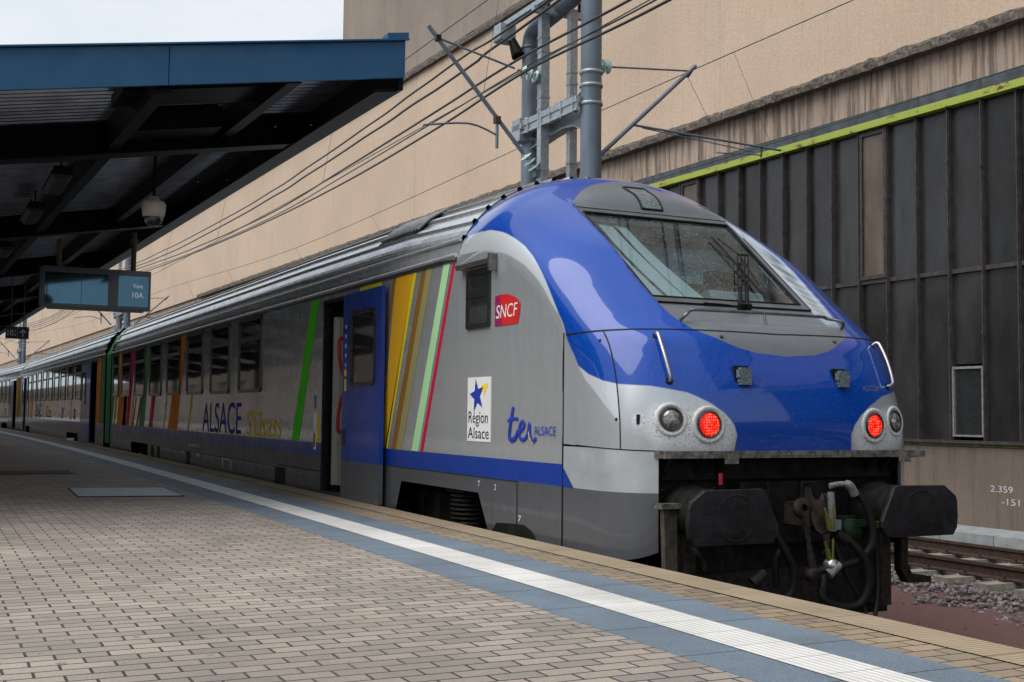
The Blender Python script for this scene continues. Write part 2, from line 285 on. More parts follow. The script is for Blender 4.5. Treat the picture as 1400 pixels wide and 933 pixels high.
# ------------------------------------------------------------------ mesh builder
SPLIT = {'lettering': .13, 'coupling_socket': .01, 'skirt_gusset': .01, 'brake_cock': .01, 'rail_clip': .01, 'dropper': .0, 'bolt_head': .01, 'service_box': .01, 'expansion_joint': .1, 'air_pipes': .01, 'stencilled_markings': .06, 'vestibule_step': .01, 'door_pictograms': .005, 'screen_divider': .01, 'nose_seams': .01, 'driver_seat': .01, 'emergency_lever': .01, 'panel_seams': .01, 'cab_bulkhead': .02, 'chalk_figures': .12, 'registration_arm': .04, 'clamp': .0}
class MB:
    def __init__(s): s.v = []; s.f = []; s.m = []; s.sm = []; s.att = {}
    def add(s, vs, fs, mi=0, smooth=False):
        o = len(s.v); s.v += [tuple(map(float, p)) for p in vs]; s.f += [[o+i for i in f] for f in fs]; s.m += [mi]*len(fs); s.sm += [smooth]*len(fs); return s
    def box(s, x0, x1, y0, y1, z0, z1, mi=0, xf=None):
        vs = [(x, y, z) for x in (x0, x1) for y in (y0, y1) for z in (z0, z1)]
        if xf: vs = [xf(p) for p in vs]
        return s.add(vs, [(0, 1, 3, 2), (4, 6, 7, 5), (0, 4, 5, 1), (2, 3, 7, 6), (0, 2, 6, 4), (1, 5, 7, 3)], mi)
    def quad(s, a, b, c, d, mi=0): return s.add([a, b, c, d], [(0, 1, 2, 3)], mi)
    def prism(s, poly, d, mi=0):
        """closed planar polygon extruded by vector d"""
        n = len(poly); d = Vector(d); vs = [Vector(p) for p in poly] + [Vector(p)+d for p in poly]
        return s.add(vs, [tuple(range(n))[::-1], tuple(range(n, 2*n))] + [(i, (i+1) % n, n+(i+1) % n, n+i) for i in range(n)], mi)
    def tube(s, pts, r, mi=0, seg=10, cap=True):
        pts = [Vector(p) for p in pts]; n = len(pts); rs = r if hasattr(r, '__len__') else [r]*n; up = None; vs = []
        for i, p in enumerate(pts):
            t = (pts[min(i+1, n-1)]-pts[max(i-1, 0)]).normalized()
            if up is None: up = Vector((0, 0, 1)) if abs(t.z) < .9 else Vector((1, 0, 0))
            a = t.cross(up); a = a.normalized() if a.length > 1e-6 else Vector((1, 0, 0)); b = a.cross(t).normalized(); up = b
            for k in range(seg): 
                q = 2*math.pi*k/seg; vs.append(p+a*(math.cos(q)*rs[i])+b*(math.sin(q)*rs[i]))
        fs = [(i*seg+k, i*seg+(k+1) % seg, (i+1)*seg+(k+1) % seg, (i+1)*seg+k) for i in range(n-1) for k in range(seg)]
        s.add(vs, fs, mi, True)
        if cap: s.add(vs[:seg], [tuple(range(seg))], mi); s.add(vs[-seg:], [tuple(range(seg))[::-1]], mi)
        return s
    def disc(s, c, nrm, r, mi=0, seg=28, bulge=0.):
        c = Vector(c); nrm = Vector(nrm).normalized(); a = nrm.orthogonal().normalized(); b = nrm.cross(a); vs = [c+nrm*bulge]; fs = []
        rings = 5 if bulge else 1
        for j in range(1, rings+1):
            q = j/rings; h = bulge*(1-q*q)
            for k in range(seg): vs.append(c+nrm*h+(a*math.cos(2*math.pi*k/seg)+b*math.sin(2*math.pi*k/seg))*r*q)
        for k in range(seg): fs.append((0, 1+k, 1+(k+1) % seg))
        for j in range(rings-1):
            for k in range(seg): fs.append((1+j*seg+k, 1+(j+1)*seg+k, 1+(j+1)*seg+(k+1) % seg, 1+j*seg+(k+1) % seg))
        return s.add(vs, fs, mi, bool(bulge))
    def ring(s, c, nrm, prof, mi=0, seg=32):
        """lathe: prof = [(radius, height along nrm)]"""
        c = Vector(c); nrm = Vector(nrm).normalized(); a = nrm.orthogonal().normalized(); b = nrm.cross(a); vs = []
        for r, h in prof:
            for k in range(seg): vs.append(c+nrm*h+(a*math.cos(2*math.pi*k/seg)+b*math.sin(2*math.pi*k/seg))*r)
        fs = [(j*seg+k, j*seg+(k+1) % seg, (j+1)*seg+(k+1) % seg, (j+1)*seg+k) for j in range(len(prof)-1) for k in range(seg)]
        return s.add(vs, fs, mi, True)
    def text(s, txt, org, X, Y, h, mi=0, width=None, shear=0., thick=.0):
        me = text_mesh(txt); vs = np.array([v.co[:] for v in me.vertices]); lo = vs.min(0); hi = vs.max(0)
        sy = h/max(hi[1]-lo[1], 1e-6); sx = width/max(hi[0]-lo[0], 1e-6) if width else sy
        X = Vector(X).normalized(); Y = Vector(Y).normalized(); o = Vector(org)
        P = [o+X*((v[0]-lo[0])*sx+(v[1]-lo[1])*sy*shear)+Y*((v[1]-lo[1])*sy) for v in vs]
        return s.add(P, [tuple(p.vertices) for p in me.polygons], mi)
    def build(s, name, mats, parent=None, label=None):
        if name in SPLIT and len(s.f) > 1 and not s.att: return s.split(name, mats, parent, label)
        return s.make(name, mats, parent, label)
    def split(s, name, mats, parent, label):
        """one object per separate piece (pieces closer than the margin stay together)"""
        mg = SPLIT[name]; par = list(range(len(s.v)))
        def find(a):
            while par[a] != a: par[a] = par[par[a]]; a = par[a]
            return a
        for f in s.f:
            for b in f[1:]: par[find(b)] = find(f[0])
        gr = {}
        for i in range(len(s.f)): gr.setdefault(find(s.f[i][0]), []).append(i)
        cl = []
        for fs in gr.values():
            P = np.array([s.v[k] for i in fs for k in s.f[i]]); cl.append([P.min(0), P.max(0), fs])
        ch = True
        while ch:
            ch = False; out = []
            for c in cl:
                for o in out:
                    if np.all(c[0] <= o[1]+mg) and np.all(o[0] <= c[1]+mg): o[0] = np.minimum(o[0], c[0]); o[1] = np.maximum(o[1], c[1]); o[2] += c[2]; ch = True; break
                else: out.append(c)
            cl = out
        res = None
        for c in cl:
            g = MB(); used = {}; 
            for i in c[2]:
                f = []
                for k in s.f[i]:
                    if k not in used: used[k] = len(g.v); g.v.append(s.v[k])
                    f.append(used[k])
                g.f.append(f); g.m.append(s.m[i]); g.sm.append(s.sm[i])
            o = g.make(name, mats, parent, label); res = res or o
        return res
    def make(s, name, mats, parent=None, label=None):
        me = bpy.data.meshes.new(name)
        if parent is not None and wmat(parent) != Matrix():
            inv = wmat(parent).inverted(); vs = [tuple(inv @ Vector(p)) for p in s.v]
        else: vs = s.v
        me.from_pydata(vs, [], s.f)
        for m in (mats if isinstance(mats, (list, tuple)) else [mats]): me.materials.append(m)
        me.polygons.foreach_set('material_index', s.m); me.polygons.foreach_set('use_smooth', s.sm)
        for k, a in s.att.items():
            at = me.attributes.new(k, 'FLOAT', 'POINT'); at.data.foreach_set('value', np.asarray(a, dtype=np.float32))
        me.update(); o = bpy.data.objects.new(name, me); COL.objects.link(o)
        if parent is not None: o.parent = parent
        if label: o['label'] = label
        return o
def wmat(o):
    m = o.matrix_basis.copy(); p = o.parent
    while p is not None: m = p.matrix_basis @ m; p = p.parent
    return m
_tc = {}
def text_mesh(t):
    if t in _tc: return _tc[t]
    cu = bpy.data.curves.new('lettering', 'FONT'); cu.body = t; cu.resolution_u = 6
    o = bpy.data.objects.new('lettering', cu); COL.objects.link(o); dg = bpy.context.evaluated_depsgraph_get()
    me = bpy.data.meshes.new_from_object(o.evaluated_get(dg)); bpy.data.objects.remove(o); bpy.data.curves.remove(cu); _tc[t] = me; return me
def thing(name, label, cat, loc=(0, 0, 0), rz=0., group=None):
    o = bpy.data.objects.new(name, None); o.empty_display_size = .3; COL.objects.link(o); o.location = loc; o.rotation_euler = (0, 0, rz)
    o.matrix_basis = Matrix.Translation(loc) @ Matrix.Rotation(rz, 4, 'Z'); o['label'] = label; o['category'] = cat
    if group: o['group'] = group
    return o
def tag(o, label, cat, group=None):
    o['label'] = label; o['category'] = cat
    if group: o['group'] = group
    return o
def struct(o): o['kind'] = 'structure'; return o
def copy_tree(o, parent=None):
    c = o.copy(); COL.objects.link(c); c.parent = parent
    for ch in list(o.children): copy_tree(ch, c)
    return c
def X0(y): return -(y-15)**2/2500 if y > 15 or y < 15 else 0.
def smooth_pts(pts, n=8):
    pts = [Vector(p) for p in pts]; out = []
    for i in range(len(pts)-1):
        p0 = pts[max(i-1, 0)]; p1 = pts[i]; p2 = pts[i+1]; p3 = pts[min(i+2, len(pts)-1)]
        for k in range(n):
            q = k/n; out.append(.5*((2*p1)+(-p0+p2)*q+(2*p0-5*p1+4*p2-p3)*q*q+(-p0+3*p1-3*p2+p3)*q**3))
    return out+[pts[-1]]
rnd = random.Random(7)

# ------------------------------------------------------------------ ground, platform, tracks
g = MB(); g.quad((-600, -300, -.42), (600, -300, -.42), (600, 900, -.42), (-600, 900, -.42)); struct(g.build('ground', SUBB))
YS = [-14+i*1.5 for i in range(100)]
def ribbon(name, mat, o0, o1, z, base=-1.47, drop=None):
    g = MB(); vs = []; 
    for y in YS: vs += [(base+X0(y)-o0, y, z), (base+X0(y)-o1, y, z)]
    g.add(vs, [(2*i+1, 2*i, 2*i+2, 2*i+3) for i in range(len(YS)-1)])
    if drop is not None:
        vs = []
        for y in YS: vs += [(base+X0(y)-o0, y, z), (base+X0(y)-o0, y, drop)]
        g.add(vs, [(2*i, 2*i+1, 2*i+3, 2*i+2) for i in range(len(YS)-1)])
    return struct(g.build(name, mat))
ribbon('platform_edge', RIBS, 0, .27, .765, drop=-.4)
ribbon('platform_brown_paving', PAVEB, .27, .53, .76)
ribbon('platform_grey_strip', SLAB, .53, .83, .761)
ribbon('platform_white_line', TACT, .83, 1.12, .764)
ribbon('platform_inner_grey_strip', SLAB, 1.12, 1.43, .761)
ribbon('platform_paving', PAVER, 1.43, 14, .76)
g = MB(); vs = []
for y in YS: vs += [(1.6+X0(y), y, -.30), (4.45+X0(y)+.25*math.sin(y*1.7)*.3, y, -.30)]
g.add(vs, [(2*i, 2*i+1, 2*i+3, 2*i+2) for i in range(len(YS)-1)]); 
# cinder surface with small undulation
gc = MB(); nx, ny = 28, 260
vs = []
for j in range(ny):
    y = -9+j*.16
    for i in range(nx):
        q = i/(nx-1); vs.append((1.5+q*3.3+X0(y), y, -.27+.02*math.sin(y*3+q*9)+rnd.uniform(-.008, .008)-.05*max(0, .25-q)*4))
gc.add(vs, [(j*nx+i, j*nx+i+1, (j+1)*nx+i+1, (j+1)*nx+i) for j in range(ny-1) for i in range(nx-1)], 0, True)
struct(gc.build('service_path', CINDER))
def rail_obj(xc, nm='rail'):
    prof = [(-.036, 0), (.036, 0), (.036, -.035), (.010, -.05), (.010, -.135), (.07, -.15), (.07, -.165), (-.07, -.165), (-.07, -.15), (-.010, -.135), (-.010, -.05), (-.036, -.035)]
    n = len(prof); vs = []
    for y in YS: vs += [(xc+X0(y)+a, y, b) for a, b in prof]
    g = MB()
    for i in range(len(YS)-1):
        for k in range(n): g.add([], [])
    g.add(vs, [(i*n+k, i*n+(k+1) % n, (i+1)*n+(k+1) % n, (i+1)*n+k) for i in range(len(YS)-1) for k in range(n)])
    g.m = [1 if (f[1]-f[0]) == 1 and f[0] % n == 0 else 0 for f in g.f]
    return g
def rail(xc): o = rail_obj(xc).build('rail', [RUST, RAILT]); return o
for xc, lb in ((5.83, 'rusty rail of the empty track, on the side nearer the train'), (7.39, 'rusty rail of the empty track, on the side nearer the building'), (-.75, 'rail under the train on the platform side'), (.75, 'rail under the train on the side away from the platform')):
    tag(rail(xc), lb, 'rail', 'rails of the two tracks')
sl = MB(); sl.prism([(-.135, 0, -.40), (.135, 0, -.40), (.125, 0, -.185), (-.125, 0, -.185)], (0, .0, 0)) if False else None
def sleeper_mesh(x0, x1):
    g = MB(); pts = [(-.14, -.40), (.14, -.40), (.11, -.175), (-.11, -.175)]
    g.prism([(x0, a, b) for a, b in pts], (x1-x0, 0, 0))
    return g
S0_ = sleeper_mesh(-1.28, 1.28).build('sleeper', SLEEP)
clipm = MB()
for sx in (-.78, .78):
    for d in (-.10, .10): clipm.box(sx+d-.045, sx+d+.045, -.05, .05, -.175, -.150); clipm.tube([(sx+d, 0, -.16), (sx+d, 0, -.105)], .02, seg=8)
c0 = clipm.build('rail_clip', RUST, S0_)
tag(S0_, 'concrete sleeper under the rails of the empty track', 'sleeper', 'sleepers of the empty track')
k = 0; y = -6.05
while y < 26:
    o = S0_ if k == 0 else copy_tree(S0_)
    o.location = (6.61+X0(y), y, 0); k += 1; y += .6
# ballast
bl = MB(); ico = [(0, 0, 1), (.89, 0, .45), (.28, .85, .45), (-.72, .53, .45), (-.72, -.53, .45), (.28, -.85, .45), (.72, .53, -.45), (-.28, .85, -.45), (-.89, 0, -.45), (-.28, -.85, -.45), (.72, -.53, -.45), (0, 0, -1)]
icf = [(0, 1, 2), (0, 2, 3), (0, 3, 4), (0, 4, 5), (0, 5, 1), (1, 6, 2), (2, 7, 3), (3, 8, 4), (4, 9, 5), (5, 10, 1), (2, 6, 7), (3, 7, 8), (4, 8, 9), (5, 9, 10), (1, 10, 6), (7, 6, 11), (8, 7, 11), (9, 8, 11), (10, 9, 11), (6, 10, 11)]
def stone(x, y, z, s):
    e = [rnd.uniform(.6, 1.15)*s for _ in range(3)]; a = rnd.uniform(0, 6.28); ca, sa = math.cos(a), math.sin(a); vs = []
    for p in ico:
        q = [p[i]*e[i]*rnd.uniform(.72, 1.2) for i in range(3)]; vs.append((x+q[0]*ca-q[1]*sa, y+q[0]*sa+q[1]*ca, z+q[2]*.8))
    bl.add(vs, icf)
for i in range(24000):
    yy = -5+33*rnd.random()**1.5; xx = rnd.uniform(3.95, 8.25)
    edge = 4.15+.18*math.sin(yy*2.1)+.12*math.sin(yy*5.3)
    if xx < edge and rnd.random() > .12: continue
    near = min(abs(xx-5.83), abs(xx-7.39)); zz = -.245-.02*rnd.random() if xx > 5.2 else -.275+(xx-4.1)*.03
    if near < .08: continue
    stone(xx+X0(yy), yy, zz+rnd.uniform(-.02, .03), rnd.uniform(.022, .045))
for i in range(500): # strays on the cinder path
    yy = rnd.uniform(-4, 12); xx = rnd.uniform(2.4, 4.3); stone(xx+X0(yy), yy, -.26, rnd.uniform(.006, .018))
o = bl.build('ballast', STONE); o['kind'] = 'stuff'; o['label'] = 'grey and violet crushed stone ballast around the empty track'
g = MB(); g.quad((4.0, -8, -.305), (8.4, -8, -.305), (8.0, 60, -.305), (3.9, 60, -.305)); struct(g.build('track_bed', SUBB))
g = MB()
BA = .03
def bp(s, off, z):            # building frame: s = y along the wall, off = distance in front of (-) or behind the wall face
    return (9.26-(s-6.3)*math.tan(BA)+off, s, z)
for a in np.arange(-9, 60, 1.0):
    for m_, (o0, o1, z0, z1) in enumerate([(-1.02, -.86, -.4, .035)]):
        vs = [bp(a+.006, o0, z0), bp(a+.994, o0, z0), bp(a+.994, o1, z0), bp(a+.006, o1, z0), bp(a+.006, o0, z1), bp(a+.994, o0, z1), bp(a+.994, o1, z1), bp(a+.006, o1, z1)]
        g.add(vs, [(0, 3, 2, 1), (4, 5, 6, 7), (0, 1, 5, 4), (1, 2, 6, 5), (2, 3, 7, 6), (3, 0, 4, 7)])
    g.quad(bp(a, -.86, .030), bp(a+1, -.86, .030), bp(a+1, .1, .030), bp(a, .1, .030))
struct(g.build('kerb', CONC))
# flush steel cover in the platform
cv = thing('access_cover', 'light grey steel access cover set flush in the platform paving', 'access cover', (-3.66, 8.25, .76))
g = MB(); g.prism([(-4.235, 7.55, .7645), (-3.13, 7.36, .7645), (-3.08, 8.86, .7645), (-4.17, 9.1, .7645)], (0, 0, .006)); g.build('plate', M('cover_steel', (.30, .37, .43), .5, .2, var=.15, vs=9, bmp=.4, bs_=120), cv)
g = MB()
for a, b in (((-4.247, 7.54), (-3.118, 7.345)), ((-3.118, 7.345), (-3.068, 8.872)), ((-3.068, 8.872), (-4.182, 9.112)), ((-4.182, 9.112), (-4.247, 7.54))): g.tube([(a[0], a[1], .765), (b[0], b[1], .765)], .007, seg=6)
g.build('frame', UNDER2, cv)
cv = thing('drain_cover', 'rust brown drain cover in the shaded platform paving', 'drain cover', (-4.2, 13.2, .76))
g = MB(); g.box(-4.75, -3.75, 12.7, 13.5, .7645, .770); g.build('plate', M('rusty_cover', (.10, .05, .035), .8, var=.4, vs=20), cv)
g = MB(); g.box(-4.79, -3.71, 12.66, 12.70, .7645, .772); g.box(-4.79, -3.71, 13.5, 13.54, .7645, .772); g.build('frame', UNDER2, cv)

# ------------------------------------------------------------------ building
bd = thing('station_building', 'long beige rendered building behind the train with a dark glazed band', 'building', (9.3, 10, 0))
def slab(g, s0, s1, o0, o1, z0, z1, mi=0):
    vs = [bp(s0, o0, z0), bp(s1, o0, z0), bp(s1, o1, z0), bp(s0, o1, z0), bp(s0, o0, z1), bp(s1, o0, z1), bp(s1, o1, z1), bp(s0, o1, z1)]
    g.add(vs, [(0, 3, 2, 1), (4, 5, 6, 7), (0, 1, 5, 4), (1, 2, 6, 5), (2, 3, 7, 6), (3, 0, 4, 7)], mi)
g = MB(); slab(g, -12, 420, 0, 6, -.4, 1.34); o = g.build('plinth', PLINTH, bd)
g = MB(); slab(g, -12, 420, .02, 6, 8.02, 13.0); slab(g, -12, 420, .14, 6, 7.2, 8.02, 1); g.build('wall', [RENDER, RENDER3], bd)
g = MB()
for s_, w_ in ((13.76, .012), (30.0, .012), (46.2, .012), (-3, .012), (62, .02), (78, .02)): slab(g, s_, s_+w_, .012, .03, 8.2, 13.0)
g.build('expansion_joint', WPAINT, bd)
g = MB()
slab(g, 37.2-60, 37.2, -.02, 9, 13.28, 30); g.build('upper_block', RENDER2, bd)
# rough cornices
def rough_cornice(z0, z1, out, s0, s1, step):
    g = MB(); prev = None; n = int((s1-s0)/step); prof = [(.1, z0), (-out, z0), (-out*1.05, (z0+z1)/2), (-out*.75, z1-.04), (.1, z1+.03)]; vs = []
    for i in range(n+1):
        s_ = s0+i*step
        for (o_, z_) in prof: vs.append(bp(s_, o_+(rnd.uniform(-.02, .02) if o_ < 0 else 0), z_+rnd.uniform(-.025, .025)*(o_ < 0 and z_ > z0 or .3)))
    k = len(prof); g.add(vs, [(i*k+j, (i+1)*k+j, (i+1)*k+j+1, i*k+j+1) for i in range(n) for j in range(k-1)]); return g
rough_cornice(7.93, 8.16, .10, -8, 60, .14).build('cornice', CORN, bd)
rough_cornice(13.0, 13.26, .12, -8, 110, .25).build('parapet_ledge', CORN, bd)
g = MB(); slab(g, -12, 100, -.05, .16, 7.16, 7.20, 1); slab(g, -12, 100, -.12, .10, 6.985, 7.165)
for s_ in np.arange(-10, 50, 1.3): slab(g, s_, s_+.02, -.125, -.1, 6.985, 7.17, 1)
g.build('flashing', [ZINC, MULL], bd)
g = MB(); slab(g, -12, 100, -.14, .10, 6.86, 6.985); g.build('lime_trim', LIME, bd, 'flaking lime green steel trim above the glazing')
g = MB(); slab(g, -12, 100, -.07, .2, 1.34, 1.39); slab(g, -12, 100, -.03, .02, 1.30, 1.34, 1); g.build('window_ledge', [MULL, M('mossy_green_edge', (.09, .11, .03), .9, var=.6, vs=9)], bd)
g = MB(); slab(g, -12, 420, .35, .5, 1.3, 7.2); g.build('backing', UNDER, bd)
MS = .6745
for i in range(-14, 46):
    s0 = 6.300+i*MS; s1 = s0+MS; g = MB(); cas = i in (4, 12, 20, -5); low = i in (1, -7, 15, 23)
    slab(g, s0-.022, s0+.022, -.05, .16, 1.392, 6.858, 0); slab(g, s0-.010, s0+.010, -.075, -.048, 1.392, 6.858, 0)
    zt = 4.14 if not cas else 4.14
    slab(g, s0+.03, s1-.03, -.03, .10, zt-.035, zt+.035, 0)
    if i < 14:
        for zz in (2.9, 5.55): slab(g, s0-.016, s0+.016, -.090, -.07, zz+.2*((i*7) % 3), zz+.03+.2*((i*7) % 3), 0)
    z0 = 2.62 if low else 1.392
    if z0 < zt: slab(g, s0+.028, s1-.028, .02+.004*((i*5) % 3), .06, z0, zt-.035, 1)
    if not cas: slab(g, s0+.028, s1-.028, .02+.004*((i*3) % 4), .06, zt+.035, 6.858, 1)
    wb = g.build('window_bay', [MULL, PANE], bd)
    if cas:
        g = MB(); 
        slab(g, s0+.035, s0+.085, -.06, .03, 4.18, 6.83); slab(g, s1-.085, s1-.035, -.06, .03, 4.18, 6.83); slab(g, s0+.085, s1-.085, -.058, .03, 4.18, 4.25); slab(g, s0+.085, s1-.085, -.058, .03, 6.76, 6.83)
        c_ = g.build('casement', MULL, bd); g = MB(); slab(g, s0+.085, s1-.085, -.02, .0, 4.25, 6.76); g.build('pane', PANEB, c_)
    if low:
        g = MB(); F2 = M('pale_window_frame', (.20, .205, .20), .6, var=.3, vs=20)
        slab(g, s0+.03, s0+.06, -.05, .05, 1.45, 2.58); slab(g, s1-.06, s1-.03, -.05, .05, 1.45, 2.58); slab(g, s0+.06, s1-.06, -.05, .05, 2.54, 2.58); slab(g, s0+.06, s1-.06, -.05, .05, 1.45, 1.48)
        c_ = g.build('small_window', F2, bd); g = MB(); slab(g, s0+.06, s1-.06, -.01, .01, 1.48, 2.54); g.build('pane', DGLASS, c_)
# chalk figures on the plinth
g = MB()
for t, s_, z_, h_ in (('2.359', 6.93, .60, .10), ('-151', 6.72, .41, .10)):
    g.text(t, bp(s_, -.004, z_), (math.tan(BA), -1, 0), (0, 0, 1), h_, width=.42 if t[0] == '2' else .33)
g.build('chalk_figures', CHALK, bd, 'chalked figures 2.359 and -151 on the plinth')

# ------------------------------------------------------------------ passenger coaches
HW = 1.4125
def roof_prof(ze=3.16, zt=4.10, n=2.1, seg=64, rib=.0):
    out = []
    for i in range(seg+1):
        th = (-1+2*i/seg)*math.pi/2; c = abs(math.cos(th))**(2/n); x = HW*math.copysign(abs(math.sin(th))**(2/n), th); out.append((x, ze+(zt-ze)*c))
    return out
def ribbed(ze=3.20, zt=4.09, n=2.1, seg=600):
    """roof cross-section with raised longitudinal ribs, by arc length"""
    th = np.linspace(-1, 1, seg+1)*math.pi/2; x = HW*np.sign(th)*np.abs(np.sin(th))**(2/n); z = ze+(zt-ze)*np.abs(np.cos(th))**(2/n)
    d = np.hypot(np.diff(x), np.diff(z)); acc = np.r_[0, np.cumsum(d)]; L = acc[-1]; prof = []; nr = 19; sp = L/nr
    for k in range(nr+1):
        for (f, h) in ((.0, 0), (.34, 0), (.40, .026), (.60, .026), (.66, 0)):
            q = (k+f)*sp
            if q > L: break
            px, pz = np.interp(q, acc, x), np.interp(q, acc, z); e = L*.004; tx, tz = np.interp(q+e, acc, x)-np.interp(q-e, acc, x), np.interp(q+e, acc, z)-np.interp(q-e, acc, z); m_ = math.hypot(tx, tz)+1e-9
            prof.append((px-tz/m_*h, pz+tx/m_*h))
            if k == nr: break
    return prof
RP = ribbed()
def roof_loft(g, ys, par, mi=0):
    Ps = [ribbed(*p) for p in par]; n = len(Ps[0]); vs = [(a, y, c) for y, P in zip(ys, Ps) for a, c in P]
    g.add(vs, [(j*n+i, j*n+i+1, (j+1)*n+i+1, (j+1)*n+i) for j in range(len(ys)-1) for i in range(n-1)], mi)
def side_wall(g, y0, y1, holes, side=-1, zlo=.72, y_lo=-99, ztop=3.2):
    """flat side sheet split in a grid with rectangular openings; bands by height"""
    ys = sorted(v for v in set([y0, y1]+[h[0] for h in holes]+[h[1] for h in holes]) if y0 <= v <= y1); zs = sorted(v for v in set([zlo, 1.19, 1.36, ztop]+[h[2] for h in holes]+[h[3] for h in holes]) if v <= ztop); x = side*HW
    for a, b in zip(ys, ys[1:]):
        for c, d in zip(zs, zs[1:]):
            cy, cz = (a+b)/2, (c+d)/2
            if any(h[0] < cy < h[1] and h[2] < cz < h[3] for h in holes): continue
            mi = 2 if cz < 1.19 else 1 if cz < 1.36 else 0
            q = [(x, b, c), (x, a, c), (x, a, d), (x, b, d)]
            if side > 0: q = q[::-1]
            g.add(q, [(0, 1, 2, 3)], mi)
def rrect(y0, y1, z0, z1, r, n=5):
    out = []
    for cy, cz, a0 in ((y1-r, z1-r, 0), (y0+r, z1-r, 90), (y0+r, z0+r, 180), (y1-r, z0+r, 270)):
        for k in range(n+1): a = R(a0+90*k/n); out.append((cy+r*math.cos(a), cz+r*math.sin(a)))
    return out
def framed(g, y0, y1, z0, z1, x, t, fw, r, mi=0):
    """rounded frame ring standing t proud of plane x (towards -x)"""
    o = rrect(y0, y1, z0, z1, r); i = rrect(y0+fw, y1-fw, z0+fw, z1-fw, max(r-fw*.6, .01)); n = len(o)
    vs = [(x, a, b) for a, b in o]+[(x-t, a, b) for a, b in o]+[(x-t, a, b) for a, b in i]+[(x-.001, a, b) for a, b in i]
    fs = []
    for a, b in ((0, 1), (1, 2), (2, 3)):
        for k in range(n): fs.append((a*n+k, a*n+(k+1) % n, b*n+(k+1) % n, b*n+k))
    g.add(vs, fs, mi)
def pane_poly(g, y0, y1, z0, z1, x, r, mi=0):
    p = rrect(y0, y1, z0, z1, r); g.add([(x, a, b) for a, b in p], [tuple(range(len(p)))], mi)
def window(parent, y0, y1, z0, z1, x=-HW, transom=True, r=.09):
    g = MB(); framed(g, y0, y1, z0, z1, x, .022, .05, r)
    if transom:
        zt = z0+(z1-z0)*.70; g.box(x-.016, x-.002, y0+.05, y1-.05, zt-.02, zt+.022, 1); g.box(x-.02, x-.014, y0+.09, y1-.09, zt+.03, zt+.045, 1)
    f = g.build('window', [FRAME, DSTEEL], parent)
    g = MB(); pane_poly(g, y0+.035, y1-.035, z0+.035, z1-.035, x-.006, r*.6); g.build('pane', DGLASS, f); return f
def para(g, yt0, yt1, zt, yb0, yb1, zb, mi, x=-HW-.0022):
    g.add([(x, yt0, zt), (x, yt1, zt), (x, yb1, zb), (x, yb0, zb)], [(0, 1, 2, 3)], mi)
def bogie(parent, yc):
    g = MB()
    for sx in (-1, 1):
        for dy in (-1.28, 1.28):
            c = (sx*.75, yc+dy, .46); g.ring(c, (sx, 0, 0), [(.05, -.05), (.44, -.05), (.47, -.05), (.47, .02), (.42, .07), (.36, .05), (.12, .03), (.10, .10), (0.001, .10)], 1, 36)
            g.box(sx*.98-.10, sx*.98+.10, yc+dy-.16, yc+dy+.16, .36, .66); 
            for d2 in (-.22, .22):
                cc = (sx*1.02, yc+dy+d2)
                g.ring((cc[0], cc[1], 0), (0, 0, 1), [(.075 if k % 2 else .10, .55+.03*k) for k in range(14)], 1, 16)
        g.prism([(sx*.95, yc-1.7, .80), (sx*.95, yc-1.0, .98), (sx*.95, yc-.4, .80), (sx*.95, yc+.4, .80), (sx*.95, yc+1.0, .98), (sx*.95, yc+1.7, .80), (sx*.95, yc+1.6, .64), (sx*.95, yc+.5, .52), (sx*.95, yc-.5, .52), (sx*.95, yc-1.6, .64)], (sx*.12, 0, 0))
        for k in range(9): g.ring((sx*1.17, yc+.02, .66+.042*k), (0, 0, 1), [(.16, 0), (.19, .012), (.19, .022), (.16, .034)], 1, 20)
        g.box(sx*1.17-.16, sx*1.17+.16, yc-.2, yc+.24, 1.0, 1.1)
        g.tube([(sx*1.22, yc-.55, .62), (sx*1.22, yc-.62, 1.02)], .045, 1, 10)
    g.box(-.9, .9, yc-.25, yc+.25, .5, .8)
    return g.build('bogie', [UNDER, UNDER2], parent)
EY = [1.475, 1.533, 1.608, 1.70, 1.789, 2.021, 2.353, 2.688, 3.039, 3.56]; EZ = [2.20, 2.319, 2.462, 2.535, 2.597, 2.787, 2.969, 3.109, 3.185, 3.2]
